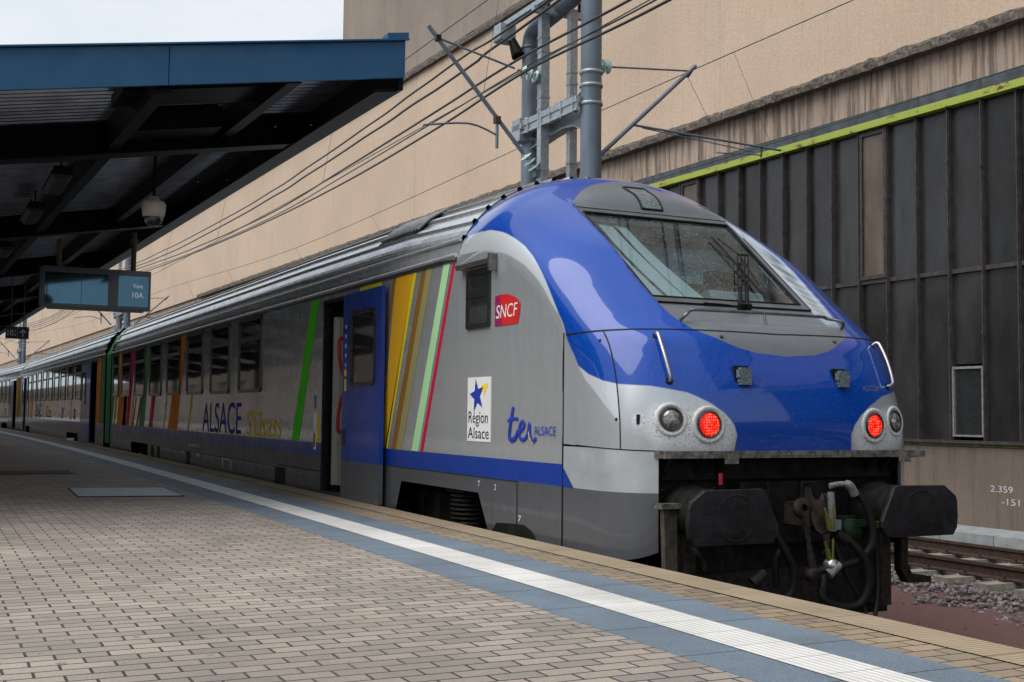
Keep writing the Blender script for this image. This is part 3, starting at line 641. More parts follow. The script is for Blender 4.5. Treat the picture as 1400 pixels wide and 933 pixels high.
def coach_shell(root, y0, y1, holes, stripes, roof_y0=None, roof_name='roof'):
    g = MB()
    if roof_y0 is not None and roof_y0 > 1:
        for sd_ in (-1, 1):
            side_wall(g, 3.56, y1, [h for h in holes] if sd_ < 0 else [], sd_, y_lo=3.56)
            side_wall(g, 1.49, 3.56, [h for h in holes] if sd_ < 0 else [], sd_, y_lo=1.49, ztop=2.2)
            x = sd_*(HW-.0005); yy = np.linspace(1.49, 3.56, 40)
            for a, b in zip(yy, yy[1:]):
                q = [(x, b, 2.2), (x, a, 2.2), (x, a, float(np.interp(a, EY, EZ))+.012), (x, b, float(np.interp(b, EY, EZ))+.012)]
                g.add(q if sd_ < 0 else q[::-1], [(0, 1, 2, 3)], 0)
    else: side_wall(g, y0, y1, holes); side_wall(g, y0, y1, [], 1)
    mats = [SILVER, BLUE, GREY]; idx = {}
    for s in stripes:
        if s[6].name not in idx: idx[s[6].name] = len(mats); mats.append(s[6])
        para(g, *s[:6], idx[s[6].name])
    # ends and floor
    for y in (y0, y1):
        pr = [(-HW, .72), (HW, .72), (HW, 3.2)]+[(a, b-.03) for a, b in roof_prof(3.2, 4.09)][::-1][1:]
        if y == y1: g.add([(a, y, b) for a, b in pr], [tuple(range(len(pr)))], 2)
    g.box(-HW+.01, HW-.01, y0+.01, y1-.01, .98, 1.02, 2) if False else None
    b = g.build('body', mats, root)
    g = MB(); n = len(RP); ry = roof_y0 if roof_y0 is not None else y0; yy = [ry, y1-.55, y1-.5]
    if roof_y0 is not None and roof_y0 > 1: roof_loft(g, (ry, 5.2, 9, y1-.5), ((3.10, 4.062, 1.93), (3.17, 4.075, 2.03), (3.2, 4.09, 2.08), (3.2, 4.12, 2.2)))
    else: roof_loft(g, (ry, y1-.5), ((3.2, 4.12, 2.2), (3.2, 4.12, 2.2)))
    for sx in (-1, 1):
        g.tube([(sx*(HW+.012), ry, 3.215), (sx*(HW+.012), y1-.02, 3.215)], .022, 0, 8); g.box(sx*HW-.012, sx*HW+.012, ry, y1-.02, 3.16, 3.20, 1)
        g.tube([(sx*1.385, ry, 3.37), (sx*1.385, y1-.3, 3.37)], .016, 0, 8)
    r = g.build('roof', [ROOFM, ROOFD], root)
    g = MB(); P = roof_prof(3.2, 4.15, 2.2, 40); vs = []
    for y, k in ((y1-.62, 1.0), (y1-.58, 1.018), (y1-.1, 1.018), (y1, .97)): vs += [(a*min(k, 1.004), y, 3.2+(c-3.2)*k) for a, c in P]
    m_ = len(P); g.add(vs, [(j*m_+i, j*m_+i+1, (j+1)*m_+i+1, (j+1)*m_+i) for j in range(3) for i in range(m_-1)], 0, True); g.build('roof_end', ROOFD, root)
    return b
def gangway(root, y):
    g = MB(); vs = []; n = 0; prof = [(-1.385, .85), (-1.385, 3.2), (-1.15, 3.7), (-.6, 3.98), (0, 4.03), (.6, 3.98), (1.15, 3.7), (1.385, 3.2), (1.385, .85)]
    for k in range(9):
        q = 1.0 if k % 2 else .985; vs += [(a*q, y+k*.085, (b-2)*q+2) for a, b in prof]
    m_ = len(prof); g.add(vs, [(j*m_+i, j*m_+i+1, (j+1)*m_+i+1, (j+1)*m_+i) for j in range(8) for i in range(m_-1)], 0); return g.build('gangway_bellows', SEAG, root)

def rear_coach():
    """coach in local coordinates, nearest end at y=0, 26 m long"""
    t = thing('passenger_coach', 'second silver coach with multicoloured stripes behind the driving trailer', 'train coach', (0, 0, 0), 0, 'coaches of the train')
    holes = [(1.55, 4.7-.3-.05, .80, 3.08), (22.9, 24.1, .80, 3.08), (5.2, 8.0, .72, 1.0), (20.6, 22.4, .72, 1.0)]
    ST = [(.02, .55, 3.19, .02, .62, 1.362, SEAG), (.60, .78, 3.19, .66, .86, 1.362, MAG), (.80, 1.0, 3.19, .9, 1.1, 1.362, YEL), (1.02, 1.5, 3.19, 1.1, 1.54, 1.362, ORANGE),
          (4.42, 4.62, 3.19, 4.5, 4.75, 1.362, GREEN), (20.9, 21.6, 3.19, 21.1, 21.7, 1.362, ORANGE), (22.0, 22.3, 3.19, 22.3, 22.6, 1.362, GREEN), (19.3, 19.8, 3.19, 19.6, 20.0, 1.362, ORANGE), (17.6, 17.8, 3.19, 17.9, 18.2, 1.362, MAG), (15.0, 15.15, 3.19, 15.2, 15.35, 1.362, YEL), (23.3, 23.6, 3.19, 23.2, 23.5, 1.362, MAG), (20.0, 20.3, 3.19, 20.2, 20.5, 1.362, YEL), (16.2, 16.5, 3.19, 16.6, 16.8, 1.362, GREEN),
          (24.2, 24.9, 3.19, 24.2, 24.8, 1.362, ORANGE), (25.0, 25.3, 3.19, 24.9, 25.3, 1.362, YEL), (25.4, 25.98, 3.19, 25.4, 25.98, 1.362, SEAG)]
    coach_shell(t, 0, 26.0, holes, ST, 0)
    for k in range(10):
        c = 5.35+k*1.95
        if k == 9: c = 22.0+.0
        if k < 9: window(t, c-.66, c+.66, 2.03, 3.16)
    window(t, 21.95, 22.6, 2.03, 3.1, transom=False)
    for y0, y1 in ((1.55, 4.35), (22.9, 24.1)):
        g = MB(); g.box(-HW+.02, -HW+.5, y0-.02, y1+.02, .78, .80); g.box(-HW+.5, -HW+.52, y0, y1, .8, 3.1); g.box(-HW+.0, -HW+.5, y0-.02, y0, .8, 3.1); g.box(-HW, -HW+.5, y1, y1+.02, .8, 3.1)
        d = g.build('door', BLACK, t)
        g = MB(); g.box(-HW-.05, -HW-.01, y0+.9 if y1-y0 > 2 else y0+.3, y1-.05, .8, 3.07); g.build('door_leaf', BLUE, d)
        g = MB(); framed(g, y1-.95, y1-.25, 1.9, 2.85, -HW-.05, .02, .04, .08); pane_poly(g, y1-.93, y1-.27, 1.92, 2.83, -HW-.053, .05, 1); g.build('door_window', [FRAME, DGLASS], d)
    g = MB(); x = -HW-.004
    g.text('ALSACE', (x, 18.4, 1.42), (0, -1, 0), (0, 0, 1), .5, 0, 2.5); g.text("S'Elsass", (x, 14.5, 1.42), (0, -1, 0), (0, 0, 1), .45, 1, 1.9, .1)
    g.text('ter', (x, 9.6, 1.42), (0, -1, 0), (0, 0, 1), .42, 0, .7, .3)
    g.quad((x, 7.3, 1.40), (x, 6.85, 1.40), (x, 6.85, 2.0), (x, 7.3, 2.0), 2); g.quad((x, 6.3, 1.42), (x, 5.9, 1.42), (x, 5.9, 1.75), (x, 6.3, 1.75), 3)
    g.text('SNCF', (x-.002, 6.26, 1.52), (0, -1, 0), (0, 0, 1), .12, 2, .32)
    g.build('lettering', [LBLUE, LYEL, WHITEP, RED], t)
    bogie(t, 6.6); bogie(t, 21.4); gangway(t, -.66)
    return t
RC = rear_coach()
spots = []
for k, (lb) in enumerate(('second silver coach with multicoloured stripes behind the driving trailer', 'third striped silver coach, mostly hidden at the left edge of the picture', 'farthest coach of the train beyond the left edge')):
    ya = 26.75+k*26.65; yb = ya+26.0; xa, xb = X0(ya)*1.0-.02, X0(yb)-.0
    o = RC if k == 0 else copy_tree(RC)
    xa += {0: .0, 1: .25, 2: .3}[k]; xb += {0: .15, 1: .3, 2: .4}[k]
    o.location = (xa, ya, 0); o.rotation_euler = (0, 0, math.atan2(-(xb-xa), yb-ya)); o['label'] = lb; o['category'] = 'train coach'

# ------------------------------------------------------------------ driving trailer (front car)
DT = thing('driving_trailer', 'silver and blue driving trailer with sloping blue nose and lit red tail lamps', 'train coach', (0, 0, 0), 0, 'coaches of the train')
ST = [(5.235, 5.139, 3.16, 5.60, 5.50, 2.2, BROWN), (5.155, 4.646, 3.16, 5.53, 5.36, 1.362, AMBER), (4.639, 4.559, 3.17, 5.40, 5.32, 1.362, YEL), (4.423, 4.296, 3.17, 5.215, 5.074, 1.362, BROWN), (4.296, 4.145, 3.17, 5.074, 4.905, 1.362, KHAKI),
      (3.866, 3.711, 3.17, 4.63, 4.45, 1.362, PALEG), (3.654, 3.591, 3.15, 4.401, 4.324, 1.362, RED), (6.289, 5.578, 3.17, 6.31, 5.574, 3.10, YEL), (7.80, 7.74, 1.75, 7.85, 7.70, 1.362, YEL),
      (8.162, 7.847, 3.17, 8.98, 8.62, 1.362, GREEN), (15.18, 15.056, 3.17, 15.95, 15.80, 1.362, YEL), (16.933, 16.294, 3.17, 17.9, 16.94, 1.362, ORANGE), (18.15, 18.05, 2.03, 18.42, 18.32, 1.362, GREEN), (21.35, 21.1, 2.03, 21.9, 21.65, 1.362, BROWN), (22.0, 21.85, 2.03, 22.45, 22.25, 1.362, RED), (23.42, 23.0, 3.17, 23.95, 23.45, 1.362, BROWN), (19.394, 18.91, 3.17, 20.17, 19.71, 1.362, MAG),
      (20.677, 20.15, 3.17, 21.5, 20.76, 1.362, SEAG), (22.017, 21.697, 3.17, 22.78, 22.478, 1.362, YEL), (22.889, 22.222, 3.17, 23.41, 22.9, 1.362, MAG), (24.38, 23.0, 3.17, 24.9, 23.5, 1.362, ORANGE), (24.861, 24.42, 3.17, 25.54, 25.18, 1.362, YEL), (25.99, 25.0, 3.17, 25.99, 25.70, 1.362, SEAG)]
DO0, DO1 = 5.75, 7.62        # doorway
holes = [(DO0, DO1, .76, 3.07), (2.75, 5.05, .72, 1.045), (20.2, 22.5, .72, 1.0)]
coach_shell(DT, 1.47, 26.05, holes, ST, 3.55)
bogie(DT, 3.7); bogie(DT, 21.4)
WINS = [(10.628, 12.02, 2.02, 3.165), (12.66, 14.06, 2.02, 3.165), (14.70, 16.10, 2.03, 3.165), (16.74, 18.14, 2.04, 3.165), (18.78, 20.18, 2.04, 3.165), (20.82, 22.2, 2.05, 3.165), (22.86, 24.2, 2.06, 3.165), (24.75, 25.7, 2.06, 3.16)]
for (a, b, c, d) in WINS: window(DT, a, b, c, d)
# skirt panel lines, sloped cut-out corner, wheel arch
g = MB(); x = -HW-.003
for (y0, z0, y1, z1, w_) in ((1.47, .72, 1.47, 2.37, .012), (2.25, .72, 2.25, 1.19, .008), (2.25, 1.185, 5.35, 1.185, .006), (7.66, 1.02, 9.6, 1.0, .008), (10.6, .99, 20, .99, .008), (5.35, .76, 5.35, 3.1, .01)):
    if y0 == y1: g.box(x-.001, x+.002, y0-w_/2, y0+w_/2, z0, z1)
    else: g.box(x-.001, x+.002, y0, y1, z0-w_/2, z1+w_/2)
g.build('panel_seams', BLACK, DT)
g = MB(); g.add([(-HW, 2.75, .72), (-HW, 2.75, 1.045), (-HW, 3.05, 1.045)], [(0, 1, 2)]) if False else None
g.add([(-HW-.001, 3.02, 1.05), (-HW-.001, 2.74, 1.05), (-HW-.001, 2.74, .72), (-HW-.001, 2.80, .72)], [(0, 1, 2, 3)]); g.add([(-HW-.001, 5.06, .72), (-HW-.001, 5.06, 1.05), (-HW-.001, 4.9, 1.05)], [(0, 1, 2)])
g.build('skirt_gusset', GREY, DT)
g = MB(); g.add([(-HW-.002, a, b) for a, b in ((2.76, .715), (2.64, .815), (2.3, .835), (2.12, .84), (2.0, .81), (1.92, .765), (1.88, .715))], [tuple(range(7))]); g.build('skirt_cut_out', BLACK, DT)
g = MB(); g.box(-.5, 1.2, 1.2, 25.5, .30, 1.0); g.box(-.95, -.5, 5.6, 19.6, .35, 1.0); g.build('underfloor_boxes', UNDER, DT)
for y0 in (9.25, 9.65, 15.6, 18.7, 19.4):   # equipment openings in the skirt
    g = MB(); g.box(-HW-.004, -HW+.05, y0, y0+(.38 if y0 != 9.65 else .12), .72, .98); g.build('skirt_opening', BLACK, DT)

# doorway
g = MB()
g.box(-HW+.001, -.62, DO0-.02, DO0, .76, 3.09); g.box(-HW+.001, -.62, DO1, DO1+.02, .76, 3.09); g.box(-HW+.001, -.62, DO0, DO1, 3.07, 3.09); g.box(-HW-.03, -.6, DO0, DO1, .74, .78, 1); g.box(-.64, -.6, DO0, DO1, .78, 3.07)
for a in (DO1-.06, ): g.box(-HW-.012, -HW+.05, a, a+.07, .74, 3.10)
g.box(-HW-.012, -HW+.05, DO0, DO1, 3.06, 3.11)
for zz in (2.95, 1.9, 1.1): g.box(-HW+.02, -HW+.06, DO1-.12, DO1-.06, zz, zz+.08)
dw = g.build('doorway', [BLACK, DSTEEL], DT)
g = MB(); g.box(-HW+.10, -HW+.13, 6.65, 7.42, .86, 2.86)
g.box(-HW+.06, -HW+.16, 7.38, 7.44, .86, 2.9)
o = g.build('vestibule_panel', BEIGE, dw)
g = MB(); g.box(-HW+.094, -HW+.10, 6.65, 7.42, 1.355, 1.365); g.box(-HW+.094, -HW+.10, 7.26, 7.265, .86, 2.86); g.box(-HW+.05, -HW+.098, 6.66, 7.0, 1.08, 1.13)
g.build('vestibule_step', DSTEEL, dw)
for z0, z1, s_ in ((1.50, 1.95, 1), (2.63, 2.18, -1)):
    g = MB(); g.tube(smooth_pts([(-HW+.10, 7.12, z0), (-HW+.03, 7.11, z0+.03*s_), (-HW+.02, 7.06, z0+.25*s_), (-HW+.03, 6.92, z1), (-HW+.10, 6.80, z1+.06*s_)], 5), .022); g.disc((-HW+.092, 7.12, z0), (-1, 0, 0), .07, bulge=.02); g.build('grab_handle', REDH, dw)
# sliding door leaf standing proud
XL = -1.50
g = MB(); g.box(XL, XL+.045, 5.34, 6.62, 1.19, 3.09, 0); g.box(XL, XL+.045, 5.34, 6.62, .77, 1.19, 1); g.box(XL-.006, XL, 5.34, 6.62, .95, .955, 1)
dl = g.build('door', [BLUE, GREY], DT, 'open blue plug door slid forward of its doorway')
g = MB(); framed(g, 5.50, 6.34, 2.03, 2.88, XL, .014, .045, .10); f = g.build('door_window', FRAME, dl); g = MB(); pane_poly(g, 5.53, 6.31, 2.06, 2.85, XL-.004, .07); g.build('pane', DGLASS, f)
g = MB(); g.box(XL-.02, XL, 6.50, 6.57, 1.36, 1.55); g.build('door_handle', FRAME, dl)
g = MB()
for k in range(5): g.disc((XL-.003, 6.50, 2.28+.11*k), (-1, 0, 0), .024, 0, 16)
g.box(XL-.003, XL-.001, 6.47, 6.53, 1.98, 2.12, 1); g.disc((XL-.004, 6.50, 2.19), (-1, 0, 0), .045, 1, 18)
g.build('door_pictograms', [WHITEP, LYEL], dl)
g = MB(); g.box(-HW-.004, -HW, 7.88, 7.98, 1.27, 1.72, 0); g.box(-HW-.012, -HW-.004, 7.905, 7.955, 1.30, 1.48, 1); g.box(-HW-.012, -HW-.004, 7.905, 7.955, 1.78, 1.95, 2); g.build('emergency_lever', [WHITEP, REDH, DSTEEL], DT)
# roof louvres
g = MB()
prof = [p for p in RP if -1.2 < p[0] < -.55]
for k in range(13):
    y = 5.0+k*.09
    for a, b in ((-1.22, 3.60), (-1.08, 3.74), (-.93, 3.85)): pass
    g.tube([(-1.24, y, 3.66), (-1.10, y, 3.79), (-.92, y, 3.90)], .022, 0, 6)
g.add([(-1.27, 4.96, 3.63), (-1.27, 6.12, 3.63), (-1.10, 6.12, 3.775), (-1.10, 4.96, 3.775), (-.90, 6.12, 3.89), (-.90, 4.96, 3.89)], [(0, 1, 2, 3), (3, 2, 4, 5)], 1)
g.build('roof_louvre', [DSTEEL, BLACK], DT)

# cab side window, wind deflector
g = MB(); framed(g, 2.80, 3.30, 2.50, 3.03, -HW, .02, .04, .03); g.box(-HW-.014, -HW, 2.84, 3.26, 2.78, 2.81); f = g.build('cab_side_window', FRAME, DT); g = MB(); pane_poly(g, 2.83, 3.27, 2.53, 3.0, -HW-.008, .02); g.build('pane', DGLASS, f)
g = MB(); g.prism([(-HW, 2.70, 3.05), (-HW-.07, 2.70, 3.05), (-HW-.08, 2.70, 3.09), (-HW, 2.70, 3.12)], (0, .72, 0)); g.box(-HW-.085, -HW, 2.675, 2.70, 2.98, 3.13); g.build('rain_hood', DSTEEL, DT)
# logos on the side
x = -HW-.004
g = MB(); pts = [(x, 2.71, 2.49)]
for k in range(9):
    q = k/8; pts.append((x, 2.71-(.47)*q, 2.76-.035*q*q*3*.5+ (.03*math.sin(q*3.1))))
pts += [(x, 2.20, 2.64), (x, 2.27, 2.50)]
pts = [(x, 2.71, 2.495), (x, 2.71, 2.755), (x, 2.60, 2.765), (x, 2.48, 2.76), (x, 2.36, 2.735), (x, 2.27, 2.70), (x, 2.22, 2.66), (x, 2.23, 2.58), (x, 2.265, 2.495)]
g.add(pts, [tuple(range(len(pts)))][0:1], 0); g.add([(x-.0005, 2.71, 2.495), (x-.0005, 2.71, 2.755), (x-.0005, 2.62, 2.764), (x-.0005, 2.56, 2.495)], [(0, 1, 2, 3)], 2)
g.text('SNCF', (x-.002, 2.685, 2.56), (0, -1, 0), (0, 0, 1), .115, 1, .40, .15)
g.build('operator_logo', [M('logo_red', (.60, .02, .02), .3, var=.1, coat=.5), WHITEP, M('logo_purple', (.28, .01, .10), .3, var=.1, coat=.5)], DT)
g = MB(); g.box(x, x+.004, 2.775, 3.265, 1.495, 2.065, 0); xx = x-.002
cy, cz, r_ = 3.06, 1.90, .155
star = []
for k in range(10):
    a = R(90+12+36*k); rr = r_ if k % 2 == 0 else r_*.42; star.append((xx, cy-rr*math.cos(a)*1.0, cz+rr*math.sin(a)))
g.add(star, [tuple(range(10))], 1); g.add([(xx, 2.97, 1.99), (xx, 2.82, 2.01), (xx, 2.91, 1.90)], [(0, 1, 2)], 2)
g.text('Région', (xx, 3.235, 1.625), (0, -1, 0), (0, 0, 1), .135, 3, .41); g.text('Alsace', (xx, 3.245, 1.52), (0, -1, 0), (0, 0, 1), .10, 3, .44)
g.build('region_sign', [WHITEP, LBLUE, LYEL, LBLK], DT)
g = MB(); xx = x
g.tube(smooth_pts([(xx, 2.33, 1.80), (xx, 2.38, 1.66), (xx, 2.40, 1.56), (xx, 2.36, 1.525), (xx, 2.29, 1.54), (xx, 2.24, 1.60)], 6), [.022]*31, 0, 8); g.tube([(xx, 2.43, 1.68), (xx, 2.36, 1.705), (xx, 2.24, 1.70)], .014, 0, 8)
g.tube(smooth_pts([(xx, 2.25, 1.595), (xx, 2.17, 1.61), (xx, 2.12, 1.655), (xx, 2.16, 1.68), (xx, 2.215, 1.63), (xx, 2.20, 1.55), (xx, 2.14, 1.53), (xx, 2.07, 1.57), (xx, 2.03, 1.67), (xx, 2.02, 1.58), (xx, 1.97, 1.525), (xx, 1.91, 1.55)], 5), .016, 0, 8)
g.tube(smooth_pts([(xx, 2.04, 1.60), (xx, 2.02, 1.55), (xx, 1.96, 1.51)], 5), .012, 1, 8)
g.text('ALSACE', (xx-.002, 1.95, 1.575), (0, -1, 0), (0, 0, 1), .072, 0, .37)
o = g.build('network_logo', [LBLUE, LYEL], DT)
for v in o.data.vertices:
    v.co.x = x-.004+(v.co.x-x)*.12
g = MB(); g.text('ALSACE', (x, 14.62, 1.375), (0, -1, 0), (0, 0, 1), .50, 0, 2.82); g.text("S'Elsass", (x, 11.46, 1.375), (0, -1, 0), (0, 0, 1), .38, 1, 1.95, .08); g.build('lettering', [M('lettering_blue', (.02, .02, .30), .6, var=.1, spec=.2), LYEL], DT)
g = MB(); x2 = -HW-.004
for t, y_, z_, h_, w_ in (('50 87 80-87 972-1', 15.8, 1.08, .06, 1.0), ('SNCF 27.2', 19.2, .93, .06, 1.5), ('REV', 16.4, .93, .07, .22), ('28', 15.1, .93, .06, .3), ('T', 3.02, 1.10, .05, .045), ('2', 2.68, 1.09, .05, .03), ('7', 2.22, .86, .05, .05)):
    g.text(t, (x2, y_, z_), (0, -1, 0), (0, 0, 1), h_, 0, w_)
for a in (13.0, 12.4): g.box(x2, x2+.003, a-.006, a+.006, .81, .965)
g.box(x2, x2+.003, 12.4, 13.0, .955, .967); g.build('stencilled_markings', WHITEP, DT)

# ---- nose surface
NS = np.array([[0.461, 1.485, 1.484, 1.518, 4.696], [0.436, 1.709, 1.499, 1.789, 4.064], [0.463, 1.958, 1.475, 2.033, 3.437], [0.54, 2.175, 1.481, 2.219, 3.172], [0.632, 2.347, 1.533, 2.319, 3.005], [0.856, 2.531, 1.608, 2.462, 2.726],
               [1.208, 2.834, 1.789, 2.597, 2.524], [1.662, 3.217, 2.021, 2.787, 2.296], [2.306, 3.606, 2.353, 2.969, 2.203], [2.754, 3.838, 2.688, 3.109, 2.23], [2.997, 3.965, 3.039, 3.169, 2.166], [3.55, 4.064, 3.55, 3.086, 1.916]])
RIDGE_T = [4.2, 4.6, 5.0, 5.5, 6.2, 6.8, 7.5, 8.1, 8.5]; RIDGE_A = [.245, .287, .315, .343, .368, .380, .378, .365, .36]
CH_T = [4.2, 4.5, 4.75, 5.0, 5.25, 8.1, 8.6]; CH_Y = [.68, .775, .85, 1.00, 1.17, 2.43, 2.60]; CH_Z = [2.37, 2.42, 2.452, 2.49, 2.585, 3.565, 3.72]
def sst(a, b, x):
    q = np.clip((x-a)/(b-a), 0, 1); return q*q*(3-2*q)
def nose(A, T, inset=True, off=0.):
    A = np.asarray(A, float); T = np.asarray(T, float); n = len(NS); P = np.vstack([NS[0], NS, NS[-1]]); i = np.minimum(np.floor(T).astype(int), n-2); q = (T-i)[..., None]
    p0, p1, p2, p3 = P[i], P[i+1], P[i+2], P[i+3]; s = .5*((2*p1)+(-p0+p2)*q+(2*p0-5*p1+4*p2-p3)*q*q+(-p0+3*p1-3*p2+p3)*q**3)
    th = A*np.pi/2; nn = s[..., 4]; x = HW*np.sign(th)*np.abs(np.sin(th))**(2/nn); c = np.abs(np.cos(th))**(2/nn)
    y = s[..., 2]+(s[..., 0]-s[..., 2])*c; z = s[..., 3]+(s[..., 1]-s[..., 3])*c
    if inset:
        ra = np.interp(T, RIDGE_T, RIDGE_A); wgt = sst(0, 1, (ra-np.abs(A))/.016)*sst(4.35, 5.0, T)*(1-sst(8.0, 8.6, T))
        y = y+(np.interp(T, CH_T, CH_Y)-y)*wgt; z = z+(np.interp(T, CH_T, CH_Z)-z)*wgt
    return np.stack([x, y, z], -1)
def npt(a, t, inset=True): return Vector(nose(np.array([a]), np.array([t]), inset)[0])
def nnorm(a, t):
    e = 1e-3; du = npt(a+e, t)-npt(a-e, t); dv = npt(a, t+.02)-npt(a, t-.02); n_ = du.cross(dv).normalized()
    return n_ if n_.y < 0 or n_.z > .5 else -n_
def poly_sdf(px, py, poly):
    p = np.array(poly); d = np.full(px.shape, 1e9); inside = np.zeros(px.shape, bool); n = len(p)
    for i in range(n):
        a, b = p[i], p[(i+1) % n]; e = b-a; wx, wy = px-a[0], py-a[1]; t = np.clip((wx*e[0]+wy*e[1])/(e@e), 0, 1); d = np.minimum(d, np.hypot(wx-e[0]*t, wy-e[1]*t))
        cnd = ((a[1] > py) != (b[1] > py)) & (px < (b[0]-a[0])*(py-a[1])/(b[1]-a[1]+1e-12)+a[0]); inside ^= cnd
    return np.where(inside, d, -d)
TS = .12
BLUEP = [(0, 11.4), (.79, 11.4), (.81, 10.675), (.855, 10), (.845, 9.35), (.825, 8.825), (.81, 8.3), (.805, 7.85), (.82, 7.475), (.855, 7.025), (.87, 6.775), (.905, 6.15), (.955, 5.3), (.97, 4.45), (.975, 3.9), (.972, 3.2), (.945, 2.45), (.885, 2.175), (.795, 2.0), (.695, 1.925), (.59, 1.925), (.495, 1.925), (.39, 1.85), (.31, 1.775), (.26, 1.66), (.195, 1.475), (.135, 1.2), (.098, .9), (.078, .6), (.065, -.3), (0, -.3)]
MASKP = [(0, 9.7), (.045, 9.6), (.105, 9.38), (.165, 9.14), (.235, 8.84), (.3, 8.54), (.352, 8.3), (.365, 8.1), (.378, 7.5), (.380, 6.8), (.368, 6.2), (.343, 5.5), (.315, 5.0), (.287, 4.6), (.245, 4.2), (.21, 4.03), (.17, 3.85), (.135, 3.63), (.1, 3.42), (.05, 3.22), (0, 3.1)]
WHITEPOLY = [(.3, 11.4), (.975, 11.4), (.995, 10.2), (.985, 9.1), (.945, 8.25), (.925, 7.6), (.925, 7.175), (.93, 6.6), (.945, 5.9), (.975, 4.4), (.3, 4.4)]
WHITE2 = [(.95, 2.52), (.91, 1.975), (.81, 1.35), (.695, .76), (.697, 2.1), (.8, 2.2), (.885, 2.3)]
def build_nose():
    nsx, ntt = 300, 300; s = np.linspace(-1, 1, nsx); T = np.concatenate([np.linspace(.0, 4.2, 110), np.linspace(4.2, 9, 140)[1:], np.linspace(9, 11, 52)[1:]]); ntt = len(T)
    SS, TT = np.meshgrid(s, T); AA = np.sign(SS)*SS**2
    # glass opening is left out of the sheet
    X = nose(AA, TT); g = MB(); idx = np.arange(nsx*ntt).reshape(ntt, nsx)
    Sa = np.abs(SS); cs = lambda P: [(math.sqrt(max(a, 0)), t*TS) for a, t in P]
    T2 = TT*TS
    dB = poly_sdf(Sa, T2, cs(BLUEP)); dB = np.where((Sa < .02) & (TT > 0) , np.maximum(dB, .02), dB)
    dM = poly_sdf(Sa, T2, cs(MASKP)); dM = np.where((Sa < .02) & (TT > 3.2) & (TT < 9.6), np.maximum(dM, .02), dM)
    dW = np.maximum(poly_sdf(Sa, T2, cs(WHITEPOLY)), poly_sdf(Sa, T2, cs(WHITE2)))
    front = np.clip((3.9-TT)/1.5, .25, 1)
    # dusty patch around the lamps
    P3 = X; pt = np.zeros(TT.shape)
    for c0, c1, r0 in (((.70, .46, 1.62), (1.08, .55, 1.68), .16), ((1.25, .65, 1.71), (1.25, .65, 1.70), .05)):
        for sg in (-1, 1):
            a = np.array([c0[0]*sg, c0[1], c0[2]]); b = np.array([c1[0]*sg, c1[1], c1[2]]); e = b-a; t = np.clip(((P3-a)@e)/(e@e+1e-9), 0, 1); d = np.linalg.norm(P3-(a+t[..., None]*e), axis=-1)
            pt = np.maximum(pt, 1-sst(r0*.55, r0*1.25, d))
    vis = np.ones((ntt-1, nsx-1), bool)
    am = np.abs((AA[:-1, :-1]+AA[1:, 1:])/2); tm = (TT[:-1, :-1]+TT[1:, 1:])/2
    xm = np.abs((X[:-1, :-1, 0]+X[1:, 1:, 0])/2); vis &= ~((xm < .765) & (tm > 5.42) & (tm < 7.88) & (am < .36))
    f = [(idx[j, i], idx[j, i+1], idx[j+1, i+1], idx[j+1, i]) for j in range(ntt-1) for i in range(nsx-1) if vis[j, i]]
    g.add(X.reshape(-1, 3), f, 0, True); g.att = {'blue': dB.ravel(), 'mask': dM.ravel(), 'white': dW.ravel(), 'patch': pt.ravel(), 'front': front.ravel()}
    return g.build('nose', NOSE, DT)
build_nose()
def surf_line(g, at_pts, wd, lift=.002, mi=0):
    P = [npt(a, t) for a, t in at_pts]; N = [nnorm(a, t) for a, t in at_pts]; vs = []
    for i, p in enumerate(P):
        d = (P[min(i+1, len(P)-1)]-P[max(i-1, 0)]).normalized(); s_ = d.cross(N[i]).normalized()*wd/2; vs += [p+N[i]*lift-s_, p+N[i]*lift+s_]
    g.add(vs, [(2*i, 2*i+1, 2*i+3, 2*i+2) for i in range(len(P)-1)], mi)
g = MB()
ss = np.linspace(-.985, .985, 160); surf_line(g, [(math.copysign(v*v, v), 4.12+.1*min(1, abs(v)*1.4)) for v in ss], .014)
for sg in (-1, 1): surf_line(g, [(sg*(.692+.02*(t/4.2)), t) for t in np.linspace(.02, 4.2, 50)], .010)
surf_line(g, [(v, .012) for v in np.linspace(-.985, .985, 120)], .008)
for sg in (-1, 1): g.disc(npt(sg*.72, .9)+nnorm(sg*.72, .9)*.003, nnorm(sg*.72, .9), .012); g.disc(npt(sg*.76, 3.7)+nnorm(sg*.76, 3.7)*.003, nnorm(sg*.76, 3.7), .012)
g.build('nose_seams', BLACK, DT)
# vertical joint between nose and body, roof joint
g = MB(); surf_line(g, [(math.copysign(v*v, v), 10.985) for v in np.linspace(-.995, .995, 120)], .03, .004); g.build('roof_joint', FRAME, DT)

